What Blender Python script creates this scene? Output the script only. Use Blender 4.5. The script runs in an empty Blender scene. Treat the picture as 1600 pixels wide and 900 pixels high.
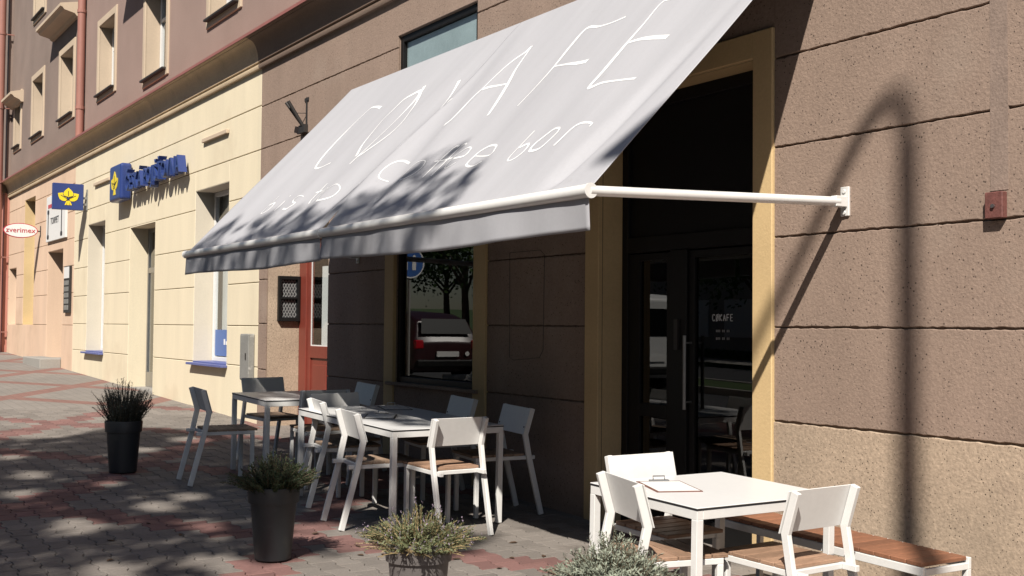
import bpy, bmesh, math, random
from mathutils import Vector, Matrix, Euler
R = math.radians
random.seed(7)
scene = bpy.context.scene
COL = scene.collection
# ------------------------------------------------------------------ camera
cam_d = bpy.data.cameras.new('camera'); cam = bpy.data.objects.new('camera', cam_d); COL.objects.link(cam)
scene.camera = cam
cam_d.sensor_width = 36.0; cam_d.lens = 1850.6 / 1600 * 36; cam_d.clip_start = 0.05; cam_d.clip_end = 1000
YAW, PITCH, ROLL = 0.558369, 0.032572, 0.008739
fw = Vector((-math.cos(YAW) * math.cos(PITCH), math.sin(YAW) * math.cos(PITCH), math.sin(PITCH)))
r0 = fw.cross(Vector((0, 0, 1))).normalized(); u0 = r0.cross(fw)
rt = math.cos(ROLL) * r0 + math.sin(ROLL) * u0; up = math.cos(ROLL) * u0 - math.sin(ROLL) * r0
CAM = Vector((0, 0, 1.6))
cam.matrix_world = Matrix(((rt.x, up.x, -fw.x, CAM.x), (rt.y, up.y, -fw.y, CAM.y), (rt.z, up.z, -fw.z, CAM.z), (0, 0, 0, 1)))
# ------------------------------------------------------------------ light
SUN = Vector((-0.69, 0.675, -1.0)).normalized()          # direction the light travels
to_sun = -SUN
w = bpy.data.worlds.new('World'); scene.world = w; w.use_nodes = True
nt = w.node_tree; bg = nt.nodes['Background']
sky = nt.nodes.new('ShaderNodeTexSky'); sky.sky_type = 'NISHITA'; sky.sun_disc = False
sky.sun_elevation = math.asin(to_sun.z); sky.sun_rotation = math.atan2(to_sun.x, to_sun.y)
sky.air_density = 1.0; sky.dust_density = 0.6; sky.ozone_density = 1.2
nt.links.new(sky.outputs[0], bg.inputs[0]); bg.inputs[1].default_value = 0.05
sl = bpy.data.lights.new('sun', 'SUN'); sl.energy = 5.0; sl.angle = R(0.6); sl.color = (1.0, 0.945, 0.86)
so = bpy.data.objects.new('sun', sl); COL.objects.link(so); so.location = (5, -8, 20)
so.rotation_euler = SUN.to_track_quat('-Z', 'Y').to_euler()
scene.view_settings.view_transform = 'Standard'; scene.view_settings.look = 'None'
scene.view_settings.exposure = 0.35; scene.view_settings.gamma = 1.0
try: scene.view_settings.use_curve_mapping = False
except Exception: pass
scene.render.engine = 'CYCLES'
cy = scene.cycles; cy.max_bounces = 6; cy.diffuse_bounces = 1; cy.glossy_bounces = 3; cy.transmission_bounces = 4; cy.transparent_max_bounces = 8; cy.caustics_reflective = False; cy.caustics_refractive = False
# ------------------------------------------------------------------ ground shape
GS, GC = 0.02528, 0.00366
def gz(x, y): return -GS * x + GC * y
TILT = Vector((0, 0, 1)).rotation_difference(Vector((GS, -GC, 1)).normalized())
# ------------------------------------------------------------------ helpers
def tag(o, label=None, cat=None, group=None, kind=None):
    if label: o['label'] = label
    if cat: o['category'] = cat
    if group: o['group'] = group
    if kind: o['kind'] = kind
    return o
def empty(name, loc, rz=0.0, tilt=False):
    o = bpy.data.objects.new(name, None); COL.objects.link(o); o.empty_display_size = 0.2
    q = Euler((0, 0, rz)).to_quaternion()
    if tilt: q = TILT @ q
    o.rotation_mode = 'QUATERNION'; o.rotation_quaternion = q; o.location = loc
    return o
def link_copy(src, parent):
    c = src.copy(); COL.objects.link(c); c.parent = parent
    for k in ('label', 'group', 'category'):
        if k in c and parent is None: pass
    return c
def copy_tree(src, parent=None):
    c = src.copy(); COL.objects.link(c); c.parent = parent
    for ch in list(src.children): copy_tree(ch, c)
    return c
class MB:
    def __init__(s): s.v = []; s.f = []; s.m = []; s.mi = 0
    def add(s, vs, fs):
        b = len(s.v); s.v += [tuple(v) for v in vs]; s.f += [tuple(b + i for i in f) for f in fs]; s.m += [s.mi] * len(fs); return s
    def box(s, x0, x1, y0, y1, z0, z1):
        vs = [(x0,y0,z0),(x1,y0,z0),(x1,y1,z0),(x0,y1,z0),(x0,y0,z1),(x1,y0,z1),(x1,y1,z1),(x0,y1,z1)]
        return s.add(vs, [(0,3,2,1),(4,5,6,7),(0,1,5,4),(1,2,6,5),(2,3,7,6),(3,0,4,7)])
    def bar(s, p0, p1, wx, wy, ref=(1,0,0)):
        p0 = Vector(p0); p1 = Vector(p1); d = (p1 - p0).normalized(); a = Vector(ref); a = (a - d * a.dot(d)).normalized(); b = d.cross(a)
        vs = []
        for p in (p0, p1):
            for i, j in ((-1,-1),(1,-1),(1,1),(-1,1)): vs.append(p + a * (i * wx / 2) + b * (j * wy / 2))
        return s.add(vs, [(0,3,2,1),(4,5,6,7),(0,1,5,4),(1,2,6,5),(2,3,7,6),(3,0,4,7)])
    def path(s, pts, wx, wy, ref=(1,0,0)):
        """square tube mitred along a path that lies in the plane normal to ref"""
        a = Vector(ref).normalized(); pts = [Vector(p) for p in pts]; n = len(pts); vs = []
        for i, p in enumerate(pts):
            d0 = (pts[i] - pts[i-1]).normalized() if i else (pts[1] - pts[0]).normalized()
            d1 = (pts[i+1] - pts[i]).normalized() if i < n - 1 else d0
            t = (d0 + d1).normalized(); b = t.cross(a).normalized(); k = 1 / max(0.4, t.dot(d0))
            for ii, j in ((-1,-1),(1,-1),(1,1),(-1,1)): vs.append(p + a * (ii * wx / 2) + b * (j * wy / 2 * k))
        fs = [(0,1,2,3)]
        for i in range(n - 1):
            for k in range(4): fs.append((4*i+k, 4*i+4+k, 4*i+4+(k+1)%4, 4*i+(k+1)%4))
        fs.append(tuple(4*(n-1)+k for k in (3,2,1,0)))
        return s.add(vs, fs)
    def tube(s, pts, r, n=8, cap=True):
        pts = [Vector(p) for p in pts]; rs = r if isinstance(r, (list, tuple)) else [r] * len(pts); vs = []; m = len(pts)
        prev = None
        for i, p in enumerate(pts):
            d = (pts[min(i+1, m-1)] - pts[max(i-1, 0)]).normalized()
            a = prev if prev is not None else (Vector((0,0,1)) if abs(d.z) < .9 else Vector((1,0,0)))
            a = (a - d * a.dot(d)).normalized(); prev = a; b = d.cross(a)
            for k in range(n):
                an = 2 * math.pi * k / n; vs.append(p + a * (math.cos(an) * rs[i]) + b * (math.sin(an) * rs[i]))
        fs = []
        for i in range(m - 1):
            for k in range(n): fs.append((i*n+k, i*n+(k+1)%n, (i+1)*n+(k+1)%n, (i+1)*n+k))
        if cap: fs.append(tuple(range(n-1, -1, -1))); fs.append(tuple((m-1)*n + k for k in range(n)))
        return s.add(vs, fs)
    def lathe(s, prof, n=32, c=(0,0,0), axis='z'):
        vs = []; m = len(prof)
        for r, z in prof:
            for k in range(n):
                a = 2 * math.pi * k / n
                q = (r*math.cos(a), r*math.sin(a), z)
                if axis == 'y': q = (q[0], q[2], q[1])
                if axis == 'x': q = (q[2], q[0], q[1])
                vs.append((c[0]+q[0], c[1]+q[1], c[2]+q[2]))
        fs = []
        for i in range(m - 1):
            for k in range(n): fs.append((i*n+k, i*n+(k+1)%n, (i+1)*n+(k+1)%n, (i+1)*n+k))
        return s.add(vs, fs)
    def prism(s, poly, fn, d0, d1):
        """polygon (u,v) extruded from d0 to d1; fn(u,v,d) -> xyz"""
        n = len(poly); vs = [fn(u, v, d0) for u, v in poly] + [fn(u, v, d1) for u, v in poly]
        fs = [tuple(range(n)), tuple(range(2*n-1, n-1, -1))] + [(i, n+i, n+(i+1)%n, (i+1)%n) for i in range(n)]
        return s.add(vs, fs)
    def build(s, name, mat, parent=None, smooth=False, bevel=0, loc=None, seg=1, recalc=True):
        me = bpy.data.meshes.new(name); me.from_pydata(s.v, [], s.f)
        mats = mat if isinstance(mat, (list, tuple)) else [mat]
        for q in mats: me.materials.append(q)
        if len(mats) > 1: me.polygons.foreach_set('material_index', s.m)
        if recalc or bevel:
            bm = bmesh.new(); bm.from_mesh(me)
            if recalc: bmesh.ops.recalc_face_normals(bm, faces=bm.faces)
            if bevel:
                es = [e for e in bm.edges if len(e.link_faces) == 2 and e.calc_face_angle(0) > 0.5]
                bmesh.ops.bevel(bm, geom=es, offset=bevel, segments=seg, affect='EDGES', profile=0.5, clamp_overlap=True)
            bm.to_mesh(me); bm.free()
        if smooth:
            me.polygons.foreach_set('use_smooth', [True] * len(me.polygons))
            if smooth != 'all':
                try: me.set_sharp_from_angle(angle=R(40))
                except Exception: pass
        me.update()
        o = bpy.data.objects.new(name, me); COL.objects.link(o)
        if parent is not None: o.parent = parent
        if loc is not None: o.location = loc
        return o
# ------------------------------------------------------------------ materials
def mat(name, col, rough=0.7, var=0.12, vscale=1.5, fine=0.08, fscale=40, bump=0.0, bscale=60, metal=0.0, spec=0.5, stains=None, pits=None, coords='pos', streak=0, island=0):
    m = bpy.data.materials.new(name); m.use_nodes = True; n = m.node_tree.nodes; L = m.node_tree.links
    b = n['Principled BSDF']; b.inputs['Roughness'].default_value = rough; b.inputs['Metallic'].default_value = metal
    b.inputs['Specular IOR Level'].default_value = spec
    if coords == 'pos':
        g = n.new('ShaderNodeNewGeometry'); P = g.outputs['Position']
    else:
        g = n.new('ShaderNodeTexCoord'); P = g.outputs['Object']
    if streak:
        mp = n.new('ShaderNodeMapping'); L.new(P, mp.inputs[0]); mp.inputs['Scale'].default_value = streak; PV = mp.outputs[0]
    else: PV = P
    def noise(sc, det=4, vec=None):
        t = n.new('ShaderNodeTexNoise'); t.inputs['Scale'].default_value = sc; t.inputs['Detail'].default_value = det; t.inputs['Roughness'].default_value = .6; L.new(vec or P, t.inputs['Vector']); return t.outputs[0]
    def mathn(op, a, bb, c=None):
        t = n.new('ShaderNodeMath'); t.operation = op
        for i, q in enumerate((a, bb, c)):
            if q is None: continue
            if isinstance(q, (int, float)): t.inputs[i].default_value = q
            else: L.new(q, t.inputs[i])
        return t.outputs[0]
    a1 = mathn('MULTIPLY_ADD', noise(vscale, 5, PV), 2 * var * 1.8, 1 - var * 1.8)
    a2 = mathn('MULTIPLY_ADD', noise(fscale, 3), 2 * fine * 1.8, 1 - fine * 1.8)
    k = mathn('MULTIPLY', a1, a2)
    if island:
        gi = n.new('ShaderNodeNewGeometry'); oi = n.new('ShaderNodeObjectInfo')
        rr = mathn('FRACT', mathn('ADD', gi.outputs['Random Per Island'], oi.outputs['Random']), 0)
        k = mathn('MULTIPLY', k, mathn('MULTIPLY_ADD', rr, 2 * island, 1 - island))
    vm = n.new('ShaderNodeVectorMath'); vm.operation = 'SCALE'; vm.inputs[0].default_value = col[:3]; L.new(k, vm.inputs['Scale'])
    c = vm.outputs[0]
    if stains:                                  # (colour, scale, threshold, amount)
        sc, ss, th, am = stains
        mr = n.new('ShaderNodeMapRange'); mr.inputs['From Min'].default_value = th; mr.inputs['From Max'].default_value = th + .18; mr.inputs['To Max'].default_value = am
        L.new(noise(ss, 6), mr.inputs['Value'])
        mx = n.new('ShaderNodeMix'); mx.data_type = 'RGBA'; L.new(mr.outputs[0], mx.inputs['Factor']); L.new(c, mx.inputs['A']); mx.inputs['B'].default_value = (*sc, 1); c = mx.outputs['Result']
    hgt = None
    if bump: hgt = noise(bscale, 4)
    if pits:                                    # dark pinholes: (scale, radius, darkness)
        vo = n.new('ShaderNodeTexVoronoi'); vo.inputs['Scale'].default_value = pits[0]; L.new(P, vo.inputs['Vector'])
        no2 = noise(pits[0] * .11, 2)
        rad = mathn('MULTIPLY', no2, pits[1] * 2)
        lt = mathn('LESS_THAN', vo.outputs['Distance'], rad)
        mx = n.new('ShaderNodeMix'); mx.data_type = 'RGBA'; L.new(mathn('MULTIPLY', lt, pits[2]), mx.inputs['Factor']); L.new(c, mx.inputs['A']); mx.inputs['B'].default_value = (col[0]*.12, col[1]*.11, col[2]*.1, 1); c = mx.outputs['Result']
        hgt = mathn('SUBTRACT', hgt if hgt else 0.0, mathn('MULTIPLY', lt, 0.6))
    L.new(c, b.inputs['Base Color'])
    if hgt is not None:
        bp = n.new('ShaderNodeBump'); bp.inputs['Strength'].default_value = min(1, bump or .3); bp.inputs['Distance'].default_value = 0.01; L.new(hgt, bp.inputs['Height']); L.new(bp.outputs[0], b.inputs['Normal'])
    return m
def glass(name, tint=(.8,.85,.85), clear=0.85, ior=1.5, dark=(.01,.012,.012)):
    m = bpy.data.materials.new(name); m.use_nodes = True; n = m.node_tree.nodes; L = m.node_tree.links
    n.remove(n['Principled BSDF']); out = n['Material Output']
    tr = n.new('ShaderNodeBsdfTransparent'); tr.inputs[0].default_value = (*[t*clear for t in tint], 1)
    gl = n.new('ShaderNodeBsdfGlossy'); gl.inputs['Roughness'].default_value = 0.004; gl.inputs[0].default_value = (1,1,1,1)
    fr = n.new('ShaderNodeFresnel'); fr.inputs[0].default_value = ior
    ml = n.new('ShaderNodeMath'); ml.operation = 'MULTIPLY'; ml.inputs[1].default_value = 1.3; ml.use_clamp = True
    ge = n.new('ShaderNodeNewGeometry'); inv = n.new('ShaderNodeMath'); inv.operation = 'SUBTRACT'; inv.inputs[0].default_value = 1.0; L.new(ge.outputs['Backfacing'], inv.inputs[1])
    m0 = n.new('ShaderNodeMath'); m0.operation = 'MULTIPLY'; L.new(fr.outputs[0], m0.inputs[0]); L.new(inv.outputs[0], m0.inputs[1]); L.new(m0.outputs[0], ml.inputs[0])   # one reflection per pane, doubled for its two faces
    mx = n.new('ShaderNodeMixShader'); L.new(ml.outputs[0], mx.inputs[0]); L.new(tr.outputs[0], mx.inputs[1]); L.new(gl.outputs[0], mx.inputs[2]); L.new(mx.outputs[0], out.inputs[0])
    return m
def leafmat(name, col, var=0.35, trans=0.35):
    m = mat(name, col, rough=.55, var=.25, vscale=6, fine=.15, fscale=60, island=var, spec=.3)
    n = m.node_tree.nodes; L = m.node_tree.links; b = n['Principled BSDF']; out = n['Material Output']
    tl = n.new('ShaderNodeBsdfTranslucent'); src = b.inputs['Base Color'].links[0].from_socket; L.new(src, tl.inputs[0])
    mx = n.new('ShaderNodeMixShader'); mx.inputs[0].default_value = trans; L.new(b.outputs[0], mx.inputs[1]); L.new(tl.outputs[0], mx.inputs[2]); L.new(mx.outputs[0], out.inputs[0])
    return m
M = {}
M['brown'] = mat('brown_render', (.325,.233,.182), .9, .17, 1.0, .16, 48, .45, 60, stains=((.40,.315,.255), 1.3, .58, .45), pits=(34, .14, .8), streak=(1.6, 1.6, .45))
M['tan'] = mat('tan_base_render', (.450,.342,.250), .9, .20, 1.3, .26, 50, .38, 60, stains=((.33,.235,.18), 1.6, .54, .6), pits=(48, .15, .9))
M['groove'] = mat('groove', (.06,.042,.034), .95, .2, 3)
M['backing'] = mat('wall_backing', (.19,.13,.095), .95, .2, 3)
M['ybacking'] = mat('yellow_joint', (.36,.27,.16), .95, .15, 3)
M['yellow'] = mat('cream_render', (.83,.725,.53), .85, .08, 1.0, .05, 50, .25, 70, stains=((.64,.53,.37), .9, .56, .5), streak=(2.2, 2.2, .4))
M['trim'] = mat('yellow_trim', (.665,.475,.245), .8, .10, 1.5, .06, 50, .2, 70, stains=((.45,.31,.17), 2.0, .62, .4))
M['white_reveal'] = mat('white_reveal', (.70,.625,.50), .85, .05, 2, .04, 40, .2, 70)
M['orange'] = mat('peach_render', (.755,.545,.395), .88, .10, .9, .06, 50, .25, 70, stains=((.56,.39,.27), .9, .54, .55), streak=(2, 2, .4))
M['pink'] = mat('salmon_render', (.52,.215,.165), .88, .12, .6, .06, 50, .2, 70)
M['mauve'] = mat('mauve_render', (.345,.240,.203), .92, .12, .8, .12, 60, .35, 90)
M['mauve2'] = mat('grey_mauve_render', (.275,.205,.172), .92, .16, .8, .12, 60, .35, 90)
M['cream_trim'] = mat('cream_trim', (.60,.475,.35), .85, .10, 1.2, .06, 50, .2, 70)
M['cornice'] = mat('cream_cornice', (.62,.48,.32), .9, .16, 1.6, .12, 50, .35, 60, stains=((.30,.22,.15), 2.0, .56, .5))
M['cornice_b'] = mat('brown_cornice', (.20,.14,.105), .9, .16, 1.6, .12, 50, .35, 60)
M['flash'] = mat('red_flashing', (.34,.13,.11), .5, .12, 2)
M['pipe'] = mat('red_drainpipe', (.36,.165,.13), .55, .15, 1.2, .05, 30)
M['white'] = mat('white_powder_coat', (.80,.785,.76), .38, .05, 4, .03, 30, coords='obj', stains=((.60,.57,.53), 7, .66, .5))
M['hpl'] = mat('white_laminate', (.82,.81,.80), .32, .03, 2, .02, 30)
M['core'] = mat('black_core', (.02,.02,.022), .5)
M['teak'] = mat('teak', (.335,.205,.135), .6, .22, 5, .15, 40, .25, 40, coords='obj', streak=(1.5, 14, 14), island=.22)
M['teak_grey'] = mat('weathered_teak', (.34,.235,.165), .7, .22, 5, .15, 40, .25, 40, coords='obj', streak=(1.5, 14, 14), island=.2)
M['teak_bench'] = mat('red_teak', (.255,.112,.062), .6, .22, 5, .15, 40, .25, 40, coords='obj', streak=(14, 1.5, 14), island=.22)
M['steel'] = mat('steel', (.35,.35,.36), .35, .1, 5, metal=.9)
M['iron'] = mat('black_iron', (.03,.026,.024), .6, .2, 8)
M['dframe'] = mat('dark_frame', (.009,.0085,.0085), .5, .15, 5, spec=.25)
M['car_glass'] = mat('car_glass', (.006,.007,.008), .35, .05, 5, spec=.05)
M['lattice'] = mat('lattice_paint', (.27,.27,.265), .6, .1, 20)
M['reddoor'] = mat('red_paint', (.205,.042,.028), .45, .16, 2.5, .06, 40, .1, 40)
M['pot_dark'] = mat('charcoal_plastic', (.030,.033,.037), .45, .15, 3, .06, 60, .08, 200, coords='obj', stains=((.085,.08,.072), 6, .54, .4), streak=(3, 3, .6))
M['pot_grey'] = mat('taupe_plastic', (.125,.112,.108), .5, .14, 3, .06, 60, .1, 200, coords='obj', stains=((.19,.175,.16), 6, .54, .5))
M['soil'] = mat('soil', (.06,.04,.028), .95, .3, 20, .3, 80, .8, 60)
M['glass'] = glass('window_glass', (.96,.98,.98), .985); M['glass_dark'] = glass('door_glass', (.55,.58,.56), .7)
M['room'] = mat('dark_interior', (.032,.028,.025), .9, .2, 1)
M['blind'] = mat('sky_tint_blind', (.40,.475,.485), .8, .15, 2.5, .05, 20)
M['curtain'] = mat('white_curtain', (.70,.70,.69), .8, .12, 3, .05, 30)
M['winwhite'] = mat('white_window_frame', (.78,.77,.75), .45, .04, 3)
M['blue'] = mat('blue_plastic', (.030,.055,.205), .35, .08, 3)
M['blue_film'] = mat('blue_film', (.05,.14,.42), .35, .08, 3)
M['blue_sill'] = mat('blue_sill', (.12,.14,.34), .45, .12, 3)
M['logo_yellow'] = mat('logo_yellow', (.86,.66,.03), .4, .05, 6)
M['ink'] = mat('ink', (.03,.03,.035), .6)
M['red_ink'] = mat('red_ink', (.50,.03,.05), .5)
M['paper'] = mat('paper', (.80,.79,.77), .7, .03, 8)
M['board'] = mat('brown_board', (.20,.085,.06), .55, .15, 8)
M['rust'] = mat('rust_red_cover', (.17,.065,.055), .65, .3, 22, .2, 90, .3, 60)
M['cab'] = mat('grey_cabinet', (.25,.245,.23), .6, .15, 4, .10, 40, stains=((.62,.60,.56), 14, .60, .9))
M['paint'] = mat('white_print', (.86,.86,.86), .5, .03, 8)
M['asphalt'] = mat('asphalt', (.055,.055,.058), .9, .15, .6, .2, 60, .4, 80)
M['grass'] = leafmat('grass_blades', (.06,.11,.03))
M['lawn'] = mat('lawn', (.06,.095,.028), .9, .25, .6, .25, 30)
M['concrete'] = mat('concrete', (.34,.32,.29), .88, .12, 1.2, .1, 40, .3, 60)
M['bark'] = mat('bark', (.10,.075,.055), .95, .3, 6, .25, 40, .8, 25)
M['leaf'] = leafmat('tree_leaf', (.055,.105,.028))
M['opp'] = mat('grey_facade', (.40,.37,.33), .88, .10, .5)
M['car_red'] = mat('dark_red_paint', (.030,.004,.006), .35, .03, 2, spec=.7)
M['car_white'] = mat('white_paint', (.78,.78,.77), .25, .03, 2, spec=.6)
M['car_blue'] = mat('blue_paint', (.02,.06,.14), .25, .03, 2, spec=.6)
M['tyre'] = mat('tyre', (.02,.02,.02), .8)
M['lamp_red'] = mat('tail_lamp', (.5,.01,.02), .2)
def paver_mat(name, col):
    return mat(name, col, .85, .13, .8, .14, 70, .35, 130, island=.16, stains=((col[0]*.5, col[1]*.47, col[2]*.45), 2.3, .56, .55), pits=(9, .035, .6))
M['pav'] = paver_mat('grey_paving_block', (.212,.186,.165)); M['pavr'] = paver_mat('red_paving_block', (.205,.108,.096))
M['sand'] = mat('joint_sand', (.085,.074,.062), .95, .2, 4, .2, 60)
def fabric_mat():
    m = mat('awning_canvas', (.415,.413,.438), .85, .05, 1.2, .03, 60, .12, 400, streak=(6, .5, .5), stains=((.33,.32,.325), 7, .66, .6))
    n = m.node_tree.nodes; L = m.node_tree.links; b = n['Principled BSDF']; out = n['Material Output']
    tl = n.new('ShaderNodeBsdfTranslucent'); tl.inputs[0].default_value = (.30,.27,.25,1)
    mx = n.new('ShaderNodeMixShader'); mx.inputs[0].default_value = .012; L.new(b.outputs[0], mx.inputs[1]); L.new(tl.outputs[0], mx.inputs[2]); L.new(mx.outputs[0], out.inputs[0])
    return m
M['canvas'] = fabric_mat()
# ================================================================== GROUND
def sheet(name, x0, x1, y0, y1, dz, m, kind='structure', parent=None, nx=1, ny=1):
    mb = MB(); vs = []; fs = []
    for j in range(ny + 1):
        for i in range(nx + 1):
            x = x0 + (x1 - x0) * i / nx; y = y0 + (y1 - y0) * j / ny; vs.append((x, y, gz(x, y) + dz))
    for j in range(ny):
        for i in range(nx):
            a = j * (nx + 1) + i; fs.append((a, a + 1, a + nx + 2, a + nx + 1))
    mb.add(vs, fs); o = mb.build(name, m, parent, recalc=False); o['kind'] = kind; return o
def lattice_mat():
    m = mat('far_paving', (.250,.222,.198), .88, .13, .8, .12, 60, .3, 60)
    n = m.node_tree.nodes; L = m.node_tree.links; b = n['Principled BSDF']
    src = b.inputs['Base Color'].links[0].from_socket
    g = n.new('ShaderNodeNewGeometry'); sx = n.new('ShaderNodeSeparateXYZ'); L.new(g.outputs['Position'], sx.inputs[0])
    def mt(op, a, c=0.0, d=0.0):
        t = n.new('ShaderNodeMath'); t.operation = op
        for i, q in enumerate((a, c, d)):
            if isinstance(q, (int, float)): t.inputs[i].default_value = q
            else: L.new(q, t.inputs[i])
        return t.outputs[0]
    ms = []
    for s, c in ((-.72, -8.3), (.72, 5.1)):
        f = mt('ADD', mt('MULTIPLY_ADD', sx.outputs[0], s, sx.outputs[1]), c + 1.375 + 275)
        ms.append(mt('LESS_THAN', mt('ABSOLUTE', mt('SUBTRACT', mt('MODULO', f, 2.75), 1.375)), .215))
    mk = mt('MAXIMUM', ms[0], ms[1])
    vm = n.new('ShaderNodeVectorMath'); vm.operation = 'MULTIPLY'; L.new(src, vm.inputs[0]); vm.inputs[1].default_value = (.99, .60, .56)
    mx = n.new('ShaderNodeMix'); mx.data_type = 'RGBA'; L.new(mk, mx.inputs['Factor']); L.new(src, mx.inputs['A']); L.new(vm.outputs[0], mx.inputs['B'])
    br = n.new('ShaderNodeTexBrick'); br.inputs['Scale'].default_value = 1; br.inputs['Brick Width'].default_value = .2; br.inputs['Row Height'].default_value = .14; br.inputs['Mortar Size'].default_value = .006
    br.inputs['Color1'].default_value = (1,1,1,1); br.inputs['Color2'].default_value = (.88,.88,.88,1); br.inputs['Mortar'].default_value = (.72,.72,.72,1); L.new(g.outputs['Position'], br.inputs['Vector'])
    v2 = n.new('ShaderNodeVectorMath'); v2.operation = 'MULTIPLY'; L.new(mx.outputs['Result'], v2.inputs[0]); L.new(br.outputs['Color'], v2.inputs[1]); L.new(v2.outputs[0], b.inputs['Base Color'])
    return m
KERB = -.45
ground = sheet('ground', -260, 260, -260, 60, -.30, M['lawn'])
road = sheet('road', -120, 60, -12.5, KERB - .15, -.13, M['asphalt'])
tree_strip = sheet('verge', -120, 60, -7.0, -5.3, -.02, M['lawn'])
pavement = sheet('pavement', -17.0, -2.6, .35, 5.42, -.016, M['sand'])
lat = lattice_mat()
for q in ((-70, -16.66, KERB, 5.42), (-16.66, 30, KERB, .42), (-2.8, 30, .42, 5.42)):
    sheet('pavement', *q, -.003, lat)
def kerb_line(y0, y1):
    for i in range(60):
        x0 = -70 + i * 1.6
        mb = MB(); x1 = x0 + 1.592
        vs = [(x, y, gz(x, y) + d) for d in (-.3, .004) for x, y in ((x0, y0), (x1, y0), (x1, y1), (x0, y1))]
        mb.add(vs, [(0,3,2,1),(4,5,6,7),(0,1,5,4),(1,2,6,5),(2,3,7,6),(3,0,4,7)]); o = mb.build('kerb_stone', M['concrete'], road)
kerb_line(KERB - .15, KERB); kerb_line(-5.3, -5.15); kerb_line(-7.15, -7.0)
sheet('path', -120, 60, -14.5, -12.5, 0.0, M['concrete'])
# ---- interlocking I-shaped paving blocks
def redband(x, y):
    for f in (y - .72 * x - 8.3, y + .72 * x + 5.1):
        if abs((f + 1.375 + 275) % 2.75 - 1.375) < .215: return True
    return False
PW, PP = .2, .14
def bone(cx, cy, inset):
    H = lambda u: (.06 if abs(u) < .03 else .08 if abs(u) > .07 else .06 + .02 * (abs(u) - .03) / .04)
    us = [-.1, -.07, -.03, .03, .07, .1]
    lo = [(u * (1 - inset / .1), -H(u) + inset) for u in us]; hi = [(u * (1 - inset / .1), H(u) - inset) for u in reversed(us)]
    return [(cx + a, cy + b) for a, b in lo + hi]
def paver_geo(cx, cy, h=0.0, tx=0.0, ty=0.0, local=False):
    a = bone(0, 0, .0028); b = bone(0, 0, .0062); n = len(a); vs = []
    for (u, v), dz in [(q, -.016) for q in a] + [(q, -.0035) for q in a] + [(q, 0.0) for q in b]:
        z = dz + (h + tx * u + ty * v if dz > -.01 else 0)
        vs.append((u, v, z) if local else (cx + u, cy + v, gz(cx + u, cy + v) + z))
    fs = [(k*n+i, k*n+(i+1)%n, (k+1)*n+(i+1)%n, (k+1)*n+i) for k in (0, 1) for i in range(n)] + [tuple(range(2*n, 3*n))]
    return vs, fs
def to_px(P):
    v = Vector(P) - CAM; d = v.dot(fw)
    if d < .1: return None
    return (800 + 1850.6 * v.dot(rt) / d, 450 - 1850.6 * v.dot(up) / d, d)
cells = []
rng = random.Random(3)
for j in range(36):
    cy = .45 + j * PP
    if cy > 5.36: break
    for i in range(72):
        cx = -16.85 + i * PW + (PW / 2 if j % 2 else 0)
        if cx > -2.75: continue
        p = to_px((cx, cy, gz(cx, cy))); vis = p and -5 < p[0] < 1605 and p[1] < 905
        cells.append((p[2] if vis else 999, cx, cy))
cells.sort()
pm = {}
for k in range(6):
    for r in (0, 1):
        vs, fs = paver_geo(0, 0, rng.uniform(-.0015, .0015), rng.uniform(-.012, .012), rng.uniform(-.012, .012), True)
        me = bpy.data.meshes.new('paving_block'); me.from_pydata(vs, [], fs); me.materials.append(M['pavr' if r else 'pav']); pm[(k, r)] = me
SL = [MB(), MB()]
for idx, (d, cx, cy) in enumerate(cells):
    red = 1 if redband(cx, cy) else 0
    if idx < 300 and d < 900:
        o = bpy.data.objects.new('paving_block', pm[(rng.randrange(6), red)]); COL.objects.link(o); o.parent = pavement
        o.location = (cx, cy, gz(cx, cy)); o.rotation_mode = 'QUATERNION'; o.rotation_quaternion = TILT
    else:
        SL[red].add(*paver_geo(cx, cy, rng.uniform(-.0015, .0015), rng.uniform(-.012, .012), rng.uniform(-.012, .012)))
for r, nm in ((0, 'pav'), (1, 'pavr')):
    o = SL[r].build('paving_blocks', M[nm], pavement, recalc=False); o['kind'] = 'stuff'
# ================================================================== BUILDINGS
WY = 5.1
def rects(x0, x1, z0, z1, ops):
    """rectangle minus openings -> list of rectangles (columns merged)"""
    xs = sorted({x0, x1, *[min(max(v, x0), x1) for o in ops for v in o[:2]]}); out = []
    for a, b in zip(xs, xs[1:]):
        if b - a < 1e-5: continue
        cuts = sorted((max(o[2], z0), min(o[3], z1)) for o in ops if o[0] < b - 1e-5 and o[1] > a + 1e-5 and o[2] < z1 and o[3] > z0)
        z = z0; iv = []
        for c0, c1 in cuts:
            if c0 > z + 1e-4: iv.append((z, c0))
            z = max(z, c1)
        if z < z1 - 1e-4: iv.append((z, z1))
        for q in iv:
            if out and any(abs(r[1] - a) < 1e-5 and r[2:] == q for r in out):
                for r in out:
                    if abs(r[1] - a) < 1e-5 and tuple(r[2:]) == q: r[1] = b
            else: out.append([a, b, *q])
    m = []
    for r in out:
        for s in m:
            if abs(s[1] - r[0]) < 1e-5 and abs(s[2] - r[2]) < 1e-5 and abs(s[3] - r[3]) < 1e-5: s[1] = r[1]; break
        else: m.append(list(r))
    return m
def flat_wall(name, x0, x1, z0, z1, y, ops, m, parent):
    mb = MB()
    for a, b, c, d in rects(x0, x1, z0, z1, ops): mb.box(a, b, y, y + .25, c, d)
    return mb.build(name, m, parent)
GV = .009
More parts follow.
